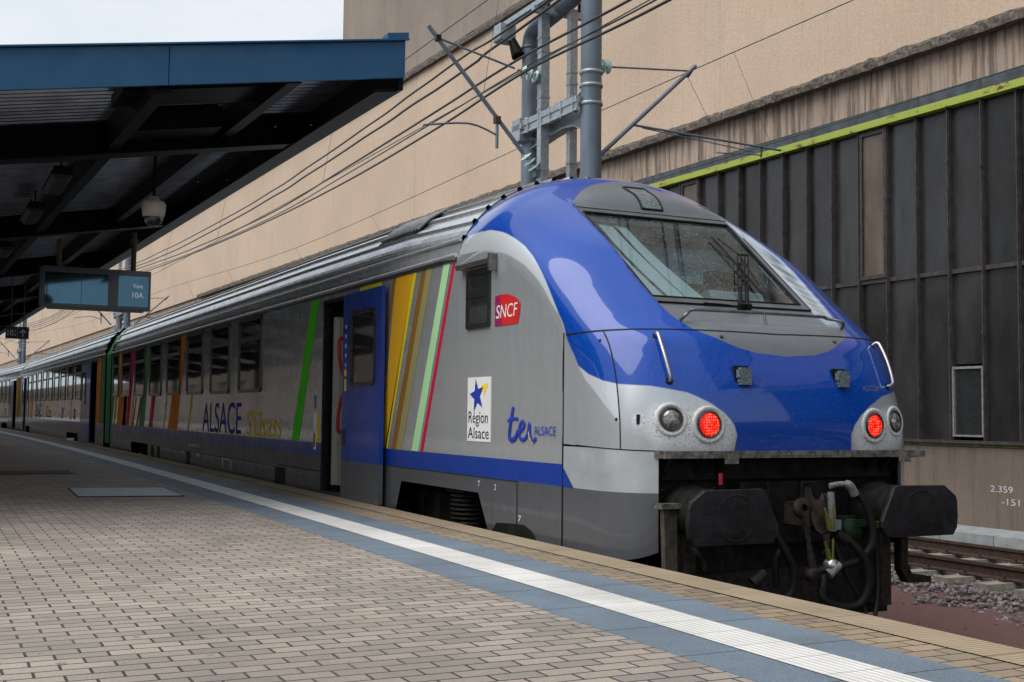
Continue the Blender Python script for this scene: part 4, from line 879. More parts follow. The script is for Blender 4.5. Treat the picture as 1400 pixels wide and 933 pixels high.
# windscreen (flat pane in the recess)
def wp(xx, q, lift=0.):       # q 0 bottom .. 1 top
    a = Vector((0, 1.22, 2.624)); b = Vector((0, 2.40, 3.541)); d = (b-a); nrm = Vector((0, -d.z, d.y)).normalized(); p = a+d*q+nrm*lift; return Vector((xx, p.y, p.z))
g = MB(); outer = [(-.80, 0), (.80, 0), (.825, 1), (-.825, 1)]; inner = [(-.735, .05), (.735, .05), (.765, .945), (-.765, .945)]
for k in range(4):
    a, b = outer[k], outer[(k+1) % 4]; c, d = inner[(k+1) % 4], inner[k]
    for h0, h1, m_ in ((.012, .012, 0),): g.add([wp(*a, h0), wp(*b, h0), wp(*c, h0), wp(*d, h0)], [(0, 1, 2, 3)], m_)
    g.add([wp(*d, .012), wp(*c, .012), wp(*c, -.03), wp(*d, -.03)], [(0, 1, 2, 3)], 1); g.add([wp(*a, .012), wp(*b, .012), wp(*b, -.04), wp(*a, -.04)], [(0, 1, 2, 3)], 1)
    g.tube([wp(*d, .014), wp(*c, .014)], .008, 1, 6); g.tube([wp(*a, .010), wp(*b, .010)], .007, 1, 6)
for k in range(8):
    g.disc(wp(-.7+.2*k, .022, .0135), wp(0, 0, 1)-wp(0, 0, 0), .008, 2, 10)
WF = g.build('windscreen', [M('screen_surround_grey', (.13, .14, .15), .4, .4, var=.2), BLACK, STEEL], DT)
g = MB(); g.add([wp(-.735, .05), wp(.735, .05), wp(.765, .945), wp(-.765, .945)], [(0, 1, 2, 3)]); g.build('glass', WSCREEN, WF)
# wipers
for k, (a, b) in enumerate((((.04, -.03), (.528, .54)), ((.105, -.03), (.61, .545)))):
    g = MB(); A_ = wp(a[0], a[1], .03); B_ = wp(b[0]-.50+.1*0, b[1], .05) if False else wp(b[0], b[1], .045)
    mid = A_.lerp(B_, .32); g.tube([A_-Vector((0, 0, .02)), A_+Vector((0, -.02, .03))], .032, 0, 10); g.tube([A_, mid], [.022, .014], 0, 8); 
    side = Vector((.018, 0, 0)); g.tube([mid-side, B_-side], .006, 0, 6); g.tube([mid+side, B_+side], .006, 0, 6)
    for q in (.05, .35, .7, 1.): p = mid.lerp(B_, q); g.tube([p-side, p+side], .006, 0, 6)
    if k == 0:
        b0, b1 = wp(.42, .75, .03), wp(.40, .13, .03); g.tube([b0, (b0+b1)/2+Vector((.01, 0, .0)), b1], .009, 0, 6); b2 = wp(.45, .72, .045); b3 = wp(.43, .2, .045); g.tube([b2, B_, b3], .006, 0, 6)
        g.tube([B_-side, B_+Vector((.10, 0, 0))], .008, 0, 6); g.tube([wp(-.30, -.01, .03), wp(-.1, -.02, .035), A_], .007, 0, 6)
    g.build('wiper', LBLK, DT)
# cab interior seen through the glass
g = MB(); g.box(-1.15, 1.15, 2.9, 2.95, 1.9, 3.5, 0); g.box(-1.1, 1.1, 1.5, 2.9, 2.0, 2.05, 0); g.box(-.9, .9, 2.3, 2.75, 3.42, 3.45, 0)
ci = g.build('cab_interior', M('cab_lining', (.10, .12, .13), .7, var=.3), DT)
g = MB(); g.prism([(-.76, 1.32, 2.55), (-.76, 1.62, 2.66), (-.76, 1.9, 2.58), (-.76, 1.9, 2.3), (-.76, 1.32, 2.3)], (1.5, 0, 0)); g.prism([(.05, 1.50, 2.62), (.05, 1.62, 2.80), (.05, 1.85, 2.76), (.05, 1.85, 2.5)], (.55, 0, 0), 1); g.build('dashboard', [UNDER, WPAINT], ci)
g = MB(); g.box(-.5, .9, 2.45, 2.50, 2.95, 3.02, 1); g.box(-.5, .9, 2.50, 2.53, 2.45, 3.28, 0); g.build('cab_bulkhead', [M('teal_bulkhead', (.20, .38, .44), .5, var=.2), M('bright_sill', (.45, .55, .56), .4, var=.1)], ci)
for k, (xa, xb) in enumerate(((-.765, -.66), (-.62, -.47), (-.44, -.33))):
    g = MB(); vs = []
    for j in range(9):
        q = j/8; p = wp(0, .955-.90*q, -.06); sh = .16*q*q; vs += [(xa+sh*(.6 if k == 0 else 1.)-.0, p.y, p.z), (xb+sh*(.8+.25*k)+.05*q, p.y+.02, p.z)]
    g.add(vs, [(2*j, 2*j+1, 2*j+3, 2*j+2) for j in range(8)]); g.build('sun_blind', M('white_sun_blind', (.80, .80, .78), .6, var=.04), ci)
g = MB(); g.box(.30, .72, 2.0, 2.12, 2.3, 2.85); g.box(.34, .68, 2.0, 2.1, 2.85, 3.02); g.build('driver_seat', BLACK, ci)
# small glazed panel in the roof dome
def np_flat(pts, lift):
    P = [npt(a, t) for a, t in pts]; N = nnorm(pts[0][0]+.01, (pts[0][1]+pts[2][1])/2); return [p+N*lift for p in P]
g = MB(); RWo = [(-.085, 7.98), (.005, 7.98), (.085, 9.35), (-.012, 9.28)]
def bil(q, r_, C4):
    a = [C4[0][i]*(1-q)*(1-r_)+C4[1][i]*q*(1-r_)+C4[2][i]*q*r_+C4[3][i]*(1-q)*r_ for i in range(2)]; return a
def sroot(P): return [(math.copysign(math.sqrt(abs(a)), a), t) for a, t in P]
NW = 12; C4 = [(-.09, 2.44), (.13, 2.44), (.15, 2.78), (-.09, 2.77)]     # x , y corners on the surface
def on_surf(x, y):
    T = np.linspace(7, 10, 400); 
    best = None; s_ = np.interp
    lo, hi = 7.0, 10.2
    for _ in range(26):
        m_ = (lo+hi)/2
        # find a with x on station m_
        al, ah = 0., 1.
        for _ in range(26):
            am = (al+ah)/2
            if npt(am, m_).x < abs(x): al = am
            else: ah = am
        p = npt(al, m_)
        if p.y < y: lo = m_
        else: hi = m_
    return Vector((x, p.y, p.z)), math.copysign(al, x), m_
vs = []; NN = None
for j in range(NW+1):
    for i in range(NW+1):
        x_, y_ = bil(i/NW, j/NW, C4); p, a_, t_ = on_surf(x_, y_)
        if NN is None: NN = nnorm(.02, 8.8)
        vs.append(p+NN*.006)
g.add(vs, [(j*(NW+1)+i, j*(NW+1)+i+1, (j+1)*(NW+1)+i+1, (j+1)*(NW+1)+i) for j in range(NW) for i in range(NW)], 1, True)
edge = [vs[i] for i in range(NW+1)]+[vs[j*(NW+1)+NW] for j in range(1, NW+1)]+[vs[NW*(NW+1)+i] for i in range(NW-1, -1, -1)]+[vs[j*(NW+1)] for j in range(NW-1, 0, -1)]
g.tube(edge+[edge[0]], .010, 0, 6)
g.build('roof_light', [BLACK, M('frosted_dark_glass', (.12, .16, .17), .25, var=.6, vs=60, coat=.6)], DT)
# lamps
for sg in (-1, 1):
    for kind, a_, t_, r_ in (('tail', .187, .88, .088), ('head', .372, 1.0, .078)):
        p = npt(sg*a_, t_); n_ = nnorm(sg*a_, t_); n_ = (n_*1.6+Vector((0, -.6, 0))).normalized()
        g = MB(); g.ring(p, n_, [(r_*1.60, -.03), (r_*1.52, .006), (r_*1.40, .012), (r_*1.22, .008), (r_*1.10, -.004), (r_*1.06, -.03)], 0, 36); g.ring(p, n_, [(r_*1.07, .0), (r_*1.07, .016), (r_*.97, .018), (r_*.95, .006)], 1, 36)
        lm = g.build('tail_lamp' if kind == 'tail' else 'headlamp', [M('lamp_bezel', (.48, .49, .49), .6, var=.25, vs=50, dots=.7), FRAME], DT, 'lit round red tail lamp' if kind == 'tail' else 'unlit round clear headlamp')
        g = MB(); g.disc(p+n_*.006, n_, r_*.97, 0, 30, .012 if kind == 'tail' else .03); g.build('lens', REDLED if kind == 'tail' else LENS, lm)
    # slot beside the lamps
    p = npt(sg*.57, .95); n_ = nnorm(sg*.57, .95); g = MB(); g.tube([p+n_*.002-Vector((0, 0, .035)), p+n_*.002+Vector((0, 0, .035))], .013, 0, 8); g.build('key_slot', BLACK, DT)
    # marker brackets in their pockets
    p = npt(sg*.10, 2.28); g = MB(); q = .052
    g.prism([(p.x-q-.01, p.y-.012, p.z-.085), (p.x+q+.028, p.y-.012, p.z-.09), (p.x+q+.01, p.y+.006, p.z+.09), (p.x-q-.02, p.y+.006, p.z+.09)], (0, .012, 0), 0)
    g.box(p.x-q+.012, p.x+q, p.y-.05, p.y-.012, p.z-.05, p.z+.075, 1); g.box(p.x-q-.004, p.x-q+.02, p.y-.045, p.y-.01, p.z+.0, p.z+.06, 1); g.box(p.x-q+.006, p.x-q+.02, p.y-.04, p.y-.01, p.z-.03, p.z-.01, 1)
    g.build('lamp_bracket', [BLACK, M('dusty_bracket_metal', (.13, .17, .19), .6, .4, var=.6, vs=60)], DT)
    # vertical grab handles and small eyes
    a = npt(sg*.43, 3.88); b = npt(sg*.40, 2.1); na = nnorm(sg*.42, 3.5); nb = nnorm(sg*.39, 2.3)
    g = MB(); g.tube(smooth_pts([a, a+na*.045, a.lerp(b, .10)+na*.065, a.lerp(b, .5)+na*.075, a.lerp(b, .88)+nb*.065, b+nb*.045, b], 6), .014, 0, 10); g.disc(a+na*.004, na, .028, 1); g.disc(b+nb*.004, nb, .028, 1); g.build('grab_handle', [STEEL, LBLK], DT)
    p = npt(sg*.15, 3.9); n_ = nnorm(sg*.15, 3.9); g = MB(); g.disc(p+n_*.003, n_, .016, 0, 14); g.tube([p, p+n_*.03], .007, 1, 8); g.build('lifting_eye', [BLACK, STEEL], DT)
# cross handrail
pts = [npt(-.285, 4.66), npt(-.285, 4.66)+Vector((.03, -.05, .05)), Vector((-.66, .86, 2.535)), Vector((-.58, .85, 2.545)), Vector((0, .82, 2.545)), Vector((.58, .85, 2.545)), Vector((.66, .86, 2.535)), npt(.285, 4.66)+Vector((-.03, -.05, .05)), npt(.285, 4.66)]
g = MB(); g.tube(smooth_pts(pts, 6), .013, 0, 10); g.tube([(0, .82, 2.545), (0, .79, 2.43)], .011, 0, 8); g.build('nose_handrail', DSTEEL, DT)
g = MB(); q0 = npt(.185, 2.03); q1 = npt(.335, 2.03); 
X_ = (q1-q0).normalized(); g.text('ALSTÔM', q0+Vector((0, -.012, -.02)), X_, (0, 0, 1), .056, 0, .215); g.build('maker_badge', M('badge_metal', (.45, .46, .48), .35, .7, var=.2), DT)

# ---- front lower fairings and underframe
def fairing(sg):
    g = MB(); ts = np.concatenate([[-1.], -np.linspace(.985, .415, 26)]); P = [npt(a, 0.) for a in ts]; P = [Vector((min(p.x, 0), p.y, 0)) for p in P]
    n = len(P); zb = [.71+.075*max(0, (i-n*.45)/(n*.55))**2 for i in range(n)]
    for (zt, zz, mi) in ((1.500, 1.19, 0), (1.19, None, 2)):
        vs = []
        for i, p in enumerate(P): vs += [(p.x*-sg, p.y, zt), (p.x*-sg, p.y, zz if zz else zb[i])]
        g.add(vs, [(2*i, 2*i+1, 2*i+3, 2*i+2) if sg > 0 else (2*i+1, 2*i, 2*i+2, 2*i+3) for i in range(n-1)], mi, True)
    x = HW*sg
    g.add([(x+sg*.003, 1.49, 1.36), (x+sg*.003, 1.30, 1.19), (x+sg*.003, 1.49, 1.19)], [(0, 1, 2)], 1)
    e = P[-1]; g.prism([(e.x*-sg, e.y-.002, .795), (e.x*-sg, e.y-.002, 1.5), (e.x*-sg-sg*.02, e.y+.01, 1.5), (e.x*-sg-sg*.02, e.y+.01, .795)], (0, .02, 0), 3)
    return g.build('corner_fairing', [M('fairing_silver', (.42, .45, .475), .35, .35, var=.15, vs=4, dots=.3, coat=.3), BLUE, GREY, FRAME], DT)
fairing(-1); fairing(1)
g = MB(); g.box(-1.17, 1.17, .43, .62, 1.440, 1.492, 0); g.box(1.0, 1.29, .44, .56, 1.435, 1.485, 0)
for k in range(14): g.box(-.18+.045*k, -.165+.045*k, .424, .43, 1.462, 1.474, 1)
for xx in (-.66, 1.0): g.box(xx, xx+.12, .422, .43, 1.40, 1.485, 0)
g.build('front_beam', [BEAMM, WHITEV], DT)
g = MB(); g.box(-1.24, 1.24, .66, .72, .80, 1.44, 0); g.box(-1.08, 1.08, .60, .66, 1.28, 1.42, 0); g.box(-.45, .45, .56, .66, .80, 1.26, 0); 
for xx in (-.2, .12, .4, -.44): g.box(xx, xx+.025, .54, .56, .80, 1.26, 1)
for xx in (-1.05, -.6, .6, 1.05):
    for zz in (.92, 1.2): g.disc((xx, .655, zz), (0, -1, 0), .028, 1, 12, .02)
for xx in (-1.08, -.8, -.62, .8, .95, 1.06): g.prism([(xx, .46, 1.44), (xx, .66, 1.44), (xx, .66, 1.25)], (.02, 0, 0), 0)
g.box(-1.0, 1.05, .62, .7, .22, .86, 0); g.prism([(-1.0, .60, .58), (.42, .60, .62), (.42, .60, .34), (-.75, .60, .20), (-1.0, .6, .3)], (0, .02, 0), 1)
for a in (-.95, .88): g.box(a-.05, a+.05, .45, .7, .30, .9, 1)
g.prism([(1.03, .44, .86), (1.10, .44, .86), (1.10, .44, .60), (1.14, .44, .53), (1.34, .44, .50), (1.34, .44, .455), (1.10, .44, .46), (1.03, .44, .56)], (0, .08, 0), 1)
g.build('headstock', [UNDER, UNDER2], DT)
# step bracket by the platform
g = MB(); g.box(-1.20, -1.03, .42, .52, 1.09, 1.125, 0); g.prism([(-1.165, .45, 1.09), (-1.03, .45, 1.09), (-1.055, .45, 1.02), (-1.05, .45, .5), (-1.145, .45, .5)], (0, .05, 0), 1); g.build('corner_step', [BEAMM, TIMBER], DT)
# buffers
PL = [(-1.185, .865), (-1.225, .92), (-1.235, 1.00), (-1.23, 1.12), (-1.215, 1.16), (-1.10, 1.24), (-.625, 1.245), (-.59, 1.235), (-.56, 1.17), (-.47, .985), (-.47, .94), (-.515, .875), (-.56, .865)]
for sg in (-1, 1):
    g = MB(); c = (sg*.875, 0, 1.055); g.ring(c, (0, 1, 0), [(.001, .09), (.135, .09), (.14, .10), (.14, .30), (.17, .30), (.175, .32), (.175, .50), (.19, .50), (.19, .64)], 0, 36)
    for k in range(3): g.ring(c, (0, 1, 0), [(.142, .14+.045*k), (.147, .15+.045*k), (.142, .16+.045*k)], 0, 36)
    b_ = g.build('buffer', UNDER, DT)
    g = MB(); pl = [(sg*-a if sg > 0 else a, z_) for a, z_ in PL]; n = len(pl); cx = sum(p[0] for p in pl)/n; cz_ = sum(p[1] for p in pl)/n
    loops = [(1.0, .088), (1.0, .066), (.975, .055), (.5, .046)]; vs = []
    for s_, y_ in loops: vs += [(cx+(a-cx)*s_, y_, cz_+(b-cz_)*s_) for a, b in pl]
    vs.append((cx, .044, cz_)); fs = [(j*n+i, j*n+(i+1) % n, (j+1)*n+(i+1) % n, (j+1)*n+i) for j in range(3) for i in range(n)]+[(3*n+i, 3*n+(i+1) % n, 4*n) for i in range(n)]+[tuple(range(n))]
    g.add(vs, fs, 0, False); g.ring((cx, .046, cz_), (0, -1, 0), [(.150, -.002), (.158, .003), (.166, -.003)], 0, 40); g.build('buffer_head', BUFM, b_)
g = MB()                                                          # two foot steps under the buffer
for xx in (-1.02, -.88): g.tube(smooth_pts([(xx, .3, .86), (xx+.01, .28, .80), (xx+.06, .26, .74), (xx+.07, .26, .68)], 4), .022, 0, 8)
g.box(-1.0, -.66, .2, .3, .855, .865, 1); g.build('air_pipes', [UNDER, YGRN], DT)
# draw hook and screw coupling
g = MB(); hk = [(-.03, 1.24), (.0, 1.16), (.05, 1.13), (.10, 1.15), (.13, 1.19), (.155, 1.16), (.17, 1.08), (.165, .98), (.13, .92), (.07, .90), (.02, .93), (-.02, 1.0), (-.04, 1.08)]
g.prism([(a-.06, .18, b) for a, b in hk], (0, .06, 0)); g.box(-.12, .10, .20, .44, .96, 1.12)
g.build('draw_hook', M('worn_hook_steel', (.055, .045, .038), .4, .6, var=.5, vs=14, bmp=.2), DT)
g = MB(); g.ring((-.155, .2, 1.09), (-.2, -1, 0), [(.03, .035), (.07, .035), (.075, .0), (.03, -.03)], 0, 20)
for xx, z0, x1, z1 in ((-.15, 1.07, -.10, .66), (.04, .90, .06, .70)): g.tube([(xx, .17, z0), ((xx+x1)/2-.01, .15, (z0+z1)/2), (x1, .15, z1)], [.035, .018, .032], 0, 10)
g.ring((.06, .13, .68), (0, -1, 0), [(.001, .04), (.035, .04), (.05, .02), (.055, -.03)], 1, 18); g.ring((-.10, .14, .62), (0, -1, 0), [(.001, .03), (.045, .03), (.055, 0), (.05, -.04)], 0, 18)
g.tube([(-.10, .15, .64), (.06, .15, .66)], .024, 0, 10); g.tube([(-.02, .14, .62), (-.03, .13, .45), (-.01, .12, .30)], [.03, .022, .018], 0, 8); g.tube([(.10, .14, .68), (.12, .14, .60)], .03, 0, 8)
g.build('screw_coupling', [UNDER2, STEEL], DT)
# brake hoses and cocks
def hose(pts, r_, nm='brake_hose', m=LBLK, par=DT): g = MB(); g.tube(smooth_pts(pts, 8), r_*.85, 0, 10); return g.build(nm, m, par)
hose([(.30, .14, 1.20), (.36, .10, 1.10), (.40, .08, .95), (.39, .08, .82), (.30, .10, .72), (.18, .12, .68), (.05, .14, .66)], .034)
hose([(.20, .12, .86), (.27, .08, .78), (.33, .06, .66), (.34, .06, .52), (.27, .08, .40), (.12, .10, .385), (-.02, .12, .44), (-.03, .14, .52)], .036)
hose([(.42, .16, .98), (.46, .12, .80), (.46, .1, .62), (.42, .06, .44), (.33, .0, .26)], .02)
hose([(.10, .18, .90), (.16, .12, .66), (.25, .10, .50), (.31, .08, .38), (.30, .02, .24)], .018)
hose([(-.42, .2, .95), (-.34, .16, .80), (-.28, .14, .66), (-.30, .14, .50), (-.42, .16, .44)], .034)
hose([(-.20, .3, .78), (-.28, .26, .80), (-.34, .26, .70), (-.33, .26, .52)], .03)
hose([(-.14, .2, 1.27), (-.02, .17, 1.26), (.04, .16, 1.1), (.05, .16, .86), (.0, .16, .76)], .006, 'thin_pipe')
g = MB(); g.tube(smooth_pts([(.07, .16, 1.245), (.16, .14, 1.26), (.23, .13, 1.245), (.28, .13, 1.18)], 5), [.020]*8+[.034]*8, 0, 10); g.tube([(.09, .17, 1.20), (.10, .17, .92)], [.026, .034], 0, 10); g.box(.06, .16, .14, .2, .93, 1.0, 0)
g.tube([(.12, .15, .90), (.2, .12, .85)], [.04, .045], 1, 10); g.tube([(.02, .12, .62), (.11, .1, .69)], [.04, .028], 0, 10); g.build('brake_cock', [WHITEV, LBLK], DT)
for dz in (0, -.24):
    g = MB(); g.prism([(.00, .12, 1.03+dz), (.03, .12, .93+dz), (.07, .12, .92+dz), (.08, .12, .97+dz), (.05, .12, .98+dz), (.03, .12, 1.04+dz)], (0, .015, 0)); g.tube([(.035, .12, .96+dz), (-.01, .12, 1.09+dz)], .009); g.tube([(.06, .12, .96+dz), (.065, .12, 1.11+dz)], .009); g.build('cock_lever', YGRN, DT)
g = MB(); g.ring((.27, .16, .93), (0, -1, 0), [(.001, .05), (.06, .05), (.075, .03), (.08, -.03)], 0, 24); g.box(.25, .36, .1, .14, .95, 1.0, 0); g.box(.46, .52, .12, .16, .93, .98, 1); g.box(.17, .36, .18, .26, .84, 1.02, 2); g.build('coupling_socket', [GRNC, YGRN, UNDER], DT)
g = MB(); g.tube([(-.62, .16, .585), (-.53, .14, .66)], [.045, .03], 0, 10); g.build('hose_coupling_head', UNDER2, DT)
g = MB(); g.box(-.80, -.775, .3, .31, 1.26, 1.34); g.build('red_marker', REDH, DT)

# ------------------------------------------------------------------ platform canopy and what hangs from it
CN = thing('platform_canopy', 'dark platform canopy with a bright blue fascia across its near end', 'canopy', (-5, 4.5, 0))
CAa = .0262
def cy_(x, y, z, k=0): return (x-(y-4.5)*math.tan(CAa), y, z)
def zc_(x): return 5.115+.166*(x+1.6)               # underside level of the fascia
XL_, XR_ = -10.0, -1.6
def cbox(g, x0, x1, y0, y1, d0, d1, mi=0):
    """box following the slope: d0/d1 height above the fascia underside"""
    vs = [cy_(x, y, zc_(x)+d) for x in (x0, x1) for y in (y0, y1) for d in (d0, d1)]
    g.add(vs, [(0, 1, 3, 2), (4, 6, 7, 5), (0, 4, 5, 1), (2, 3, 7, 6), (0, 2, 6, 4), (1, 5, 7, 3)], mi)
g = MB()
for a, b in ((XL_, -7.0), (-7.0, -3.92), (-3.912, XR_)): cbox(g, a, b, 4.5, 4.54, 0, .375)
cbox(g, XL_, XR_+.03, 4.46, 4.5, .375, .39); cbox(g, -1.80, XR_+.02, 4.46, 4.62, .39, .45); g.build('fascia', CANB, CN)
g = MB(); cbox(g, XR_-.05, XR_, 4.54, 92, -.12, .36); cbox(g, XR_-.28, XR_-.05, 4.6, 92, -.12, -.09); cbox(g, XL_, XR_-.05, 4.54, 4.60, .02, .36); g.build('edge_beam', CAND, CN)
g = MB(); nrb = int((92-4.6)/.16); vs = []
for i in range(nrb+1):
    y = 4.6+i*.16
    for d_, k in ((.30, 0), (.30, .05), (.27, .08), (.27, .13)):
        for x in (XL_, XR_-.05): vs.append(cy_(x, y+k, zc_(x)+d_))
n = len(vs)//2; g.add(vs, [(2*i, 2*i+1, 2*i+3, 2*i+2) for i in range(n-1)]); g.build('soffit', CANS, CN)
g = MB(); cbox(g, XL_, XR_, 4.5, 92, .37, .40); g.build('roof_deck', ZINC, CN)
GY = [7.5+7.25*k for k in range(12)]
for y in GY:
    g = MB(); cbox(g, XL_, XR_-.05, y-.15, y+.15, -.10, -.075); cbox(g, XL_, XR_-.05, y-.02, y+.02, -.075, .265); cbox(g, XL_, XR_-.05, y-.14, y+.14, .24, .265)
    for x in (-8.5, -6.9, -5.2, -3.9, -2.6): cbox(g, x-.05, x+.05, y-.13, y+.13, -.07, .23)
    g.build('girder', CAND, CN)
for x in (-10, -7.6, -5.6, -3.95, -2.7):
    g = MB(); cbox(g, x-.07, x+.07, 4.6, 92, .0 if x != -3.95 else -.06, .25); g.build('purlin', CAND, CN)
for k, y in enumerate(np.arange(6.1, 60, 3.62)):
    g = MB()
    for x in (-2.45, -2.05): cbox(g, x, x+.012, y, y+.012, -.13, -.118)
    g.build('bolt_head', STEEL, CN)
g = MB(); cbox(g, -4.2, -2.6, 5.2, 5.9, .12, .24); cbox(g, -3.9, -2.9, 6.6, 7.1, .0, .24); g.build('service_box', CAND, CN)
for k, x in enumerate((-7.9, -6.9)):
    for j, y in enumerate((11, 24, 40, 60)):
        g = MB(); g.tube([cy_(x, y, 0), cy_(x, y, zc_(x)+.2)], .13, seg=20); g.build('column', CAND, CN)
# fluorescent fittings under the canopy
LF = None
for k, (x, y) in enumerate([(-4.3, 9.2), (-4.3, 12.0), (-4.3, 16.6), (-4.3, 19.4), (-4.3, 24.0), (-4.3, 27.0), (-4.3, 31)]):
    if LF is None:
        LF = thing('ceiling_lamp', 'unlit fluorescent lamp fitting', 'lamp', (0, 0, 0), 0, 'fluorescent lamps under the canopy')
        g = MB(); g.prism([(-.14, -.65, .02), (.14, -.65, .02), (.09, -.65, .12), (-.09, -.65, .12)], (0, 1.3, 0)); g.tube([(0, -.4, .1), (0, -.4, .32)], .012); g.tube([(0, .4, .1), (0, .4, .32)], .012); g.build('housing', CAND, LF)
        g = MB(); g.prism([(-.12, -.62, .02), (.12, -.62, .02), (.07, -.62, -.035), (-.07, -.62, -.035)], (0, 1.24, 0)); g.build('diffuser', CONDL, LF); o = LF
    else: o = copy_tree(LF)
    p = cy_(x, y, zc_(x)-.12); o.location = p; o['label'] = '%s unlit fluorescent lamp fitting hanging under the dark canopy' % ['nearest', 'second nearest', 'third nearest', 'fourth nearest', 'third farthest', 'second farthest', 'farthest'][k]
# dome camera on its rod
cc = thing('security_camera', 'cream dome security camera on a thin rod under the canopy', 'camera', (-3.44, 8.0, 4.05))
g = MB(); g.tube([(-3.44, 8, 4.27), (-3.44, 8, 4.92)], .02); g.box(-3.5, -3.38, 7.94, 8.06, 4.9, 4.93); g.build('rod', CAND, cc)
g = MB(); g.ring((-3.44, 8, 0), (0, 0, 1), [(.03, 4.30), (.06, 4.285), (.075, 4.25), (.12, 4.235), (.14, 4.20), (.138, 4.12), (.125, 4.055), (.11, 4.045)], 0, 32); g.build('housing', CREAM, cc)
g = MB(); g.ring((-3.44, 8, 0), (0, 0, 1), [(.112, 4.05), (.108, 4.02), (.09, 3.975), (.06, 3.95), (.001, 3.94)], 0, 28); g.build('dome', DOME, cc)
# departure display
dp = thing('platform_display', 'large hanging display board reading Voie 10A in dark blue housing', 'display board', (-3.2, 15, 3.46))
DX0, DX1, DZ0, DZ1 = -4.10, -2.315, 3.475, 4.165
g = MB(); g.box(DX0, DX1, 14.9, 15.14, DZ0, DZ1); g.box(DX0-.03, DX0, 14.95, 15.1, DZ0+.02, DZ1-.03); g.box(DX0+.1, DX1-.1, 14.95, 15.1, DZ0-.03, DZ0); g.build('housing', PANELB, dp)
g = MB(); fr = [(DX0+.05, DZ0+.06), (DX1-.04, DZ0+.06), (DX1-.04, DZ1-.10), (DX0+.05, DZ1-.10)]
g.add([(a, 14.895, b) for a, b in fr], [(0, 1, 2, 3)], 0); s_ = g.build('screen', SCRN, dp)
g = MB(); g.text('Voie', (-2.62, 14.891, 3.86), (1, 0, 0), (0, 0, 1), .075, 0, .17); g.text('10A', (-2.62, 14.891, 3.69), (1, 0, 0), (0, 0, 1), .095, 0, .18); g.build('lettering', SCREENTXT, s_)
g = MB(); 
for x in (-2.86, ): g.box(x-.17, x+.0, 14.888, 14.893, DZ0+.03, DZ1-.09)
for a in ((-3.47, .008),): g.box(a[0], a[0]+a[1], 14.888, 14.893, DZ0+.06, DZ1-.1)
g.build('screen_divider', PANELB, dp)
for x in (-3.83, -2.60): g = MB(); g.tube([(x, 15.02, DZ1), (x, 15.02, 4.95+.166*(x+2))], .045); g.box(x-.07, x+.07, 14.96, 15.08, 4.80+.166*(x+2), 4.83+.166*(x+2)); g.build('hanger_pole', POLEB, dp)
sg_ = thing('track_sign', 'small dark blue hanging sign with number 10 and a white arrow', 'sign', (-4.0, 22, 3.3))
g = MB(); g.box(-4.24, -3.76, 22, 22.05, 3.29, 3.56); g.build('panel', SGNB, sg_)
g = MB(); g.text('10', (-4.20, 21.996, 3.355), (1, 0, 0), (0, 0, 1), .13, 0, .12); g.text('A', (-4.06, 21.996, 3.44), (1, 0, 0), (0, 0, 1), .05, 0, .03); g.text('B', (-4.06, 21.996, 3.355), (1, 0, 0), (0, 0, 1), .05, 0, .03)
g.box(-3.893, -3.872, 21.994, 21.999, 3.34, 3.49); g.add([(-3.95, 21.994, 3.43), (-3.93, 21.994, 3.415), (-3.8825, 21.994, 3.475), (-3.835, 21.994, 3.415), (-3.815, 21.994, 3.43), (-3.8825, 21.994, 3.51)], [(0, 1, 2, 3, 4, 5)]); g.box(-4.0, -3.996, 21.995, 21.999, 3.30, 3.55); g.build('lettering', WHITEP, sg_)
for x in (-4.13, -3.87): g = MB(); g.tube([(x, 22.02, 3.56), (x, 22.02, 4.8)], .012); g.build('hanger_rod', POLEB, sg_)

# unseen arcade and sandstone building, added only to shape reflections in the train's side
hall = thing('unseen_reflection_hall', 'unseen pale arcade added beyond the platform for the train to reflect', 'building', (-15.5, 40, .7))
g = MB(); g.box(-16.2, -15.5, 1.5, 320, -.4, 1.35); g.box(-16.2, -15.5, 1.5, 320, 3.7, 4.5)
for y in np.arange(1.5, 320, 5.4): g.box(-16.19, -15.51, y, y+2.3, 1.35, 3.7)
g.build('wall', m_wall('reflection_hall_render', (.30, .25, .20)), hall)
sb = thing('unseen_reflection_building', 'unseen sandstone building added far left for the train to reflect', 'building', (-38, 0, 0))  # added block out of view, gives the train paint something warm to mirror
g = MB(); g.box(-50, -38, -70, 420, -.4, 7.5); g.build('wall', m_wall('reflection_sandstone', (.42, .27, .17)), sb)
for y in np.arange(-66, 168, 5):
    for z in (3.6,):
        g = MB(); g.box(-38.05, -37.98, y, y+2, z, z+2.6); g.build('window', DGLASS, sb)

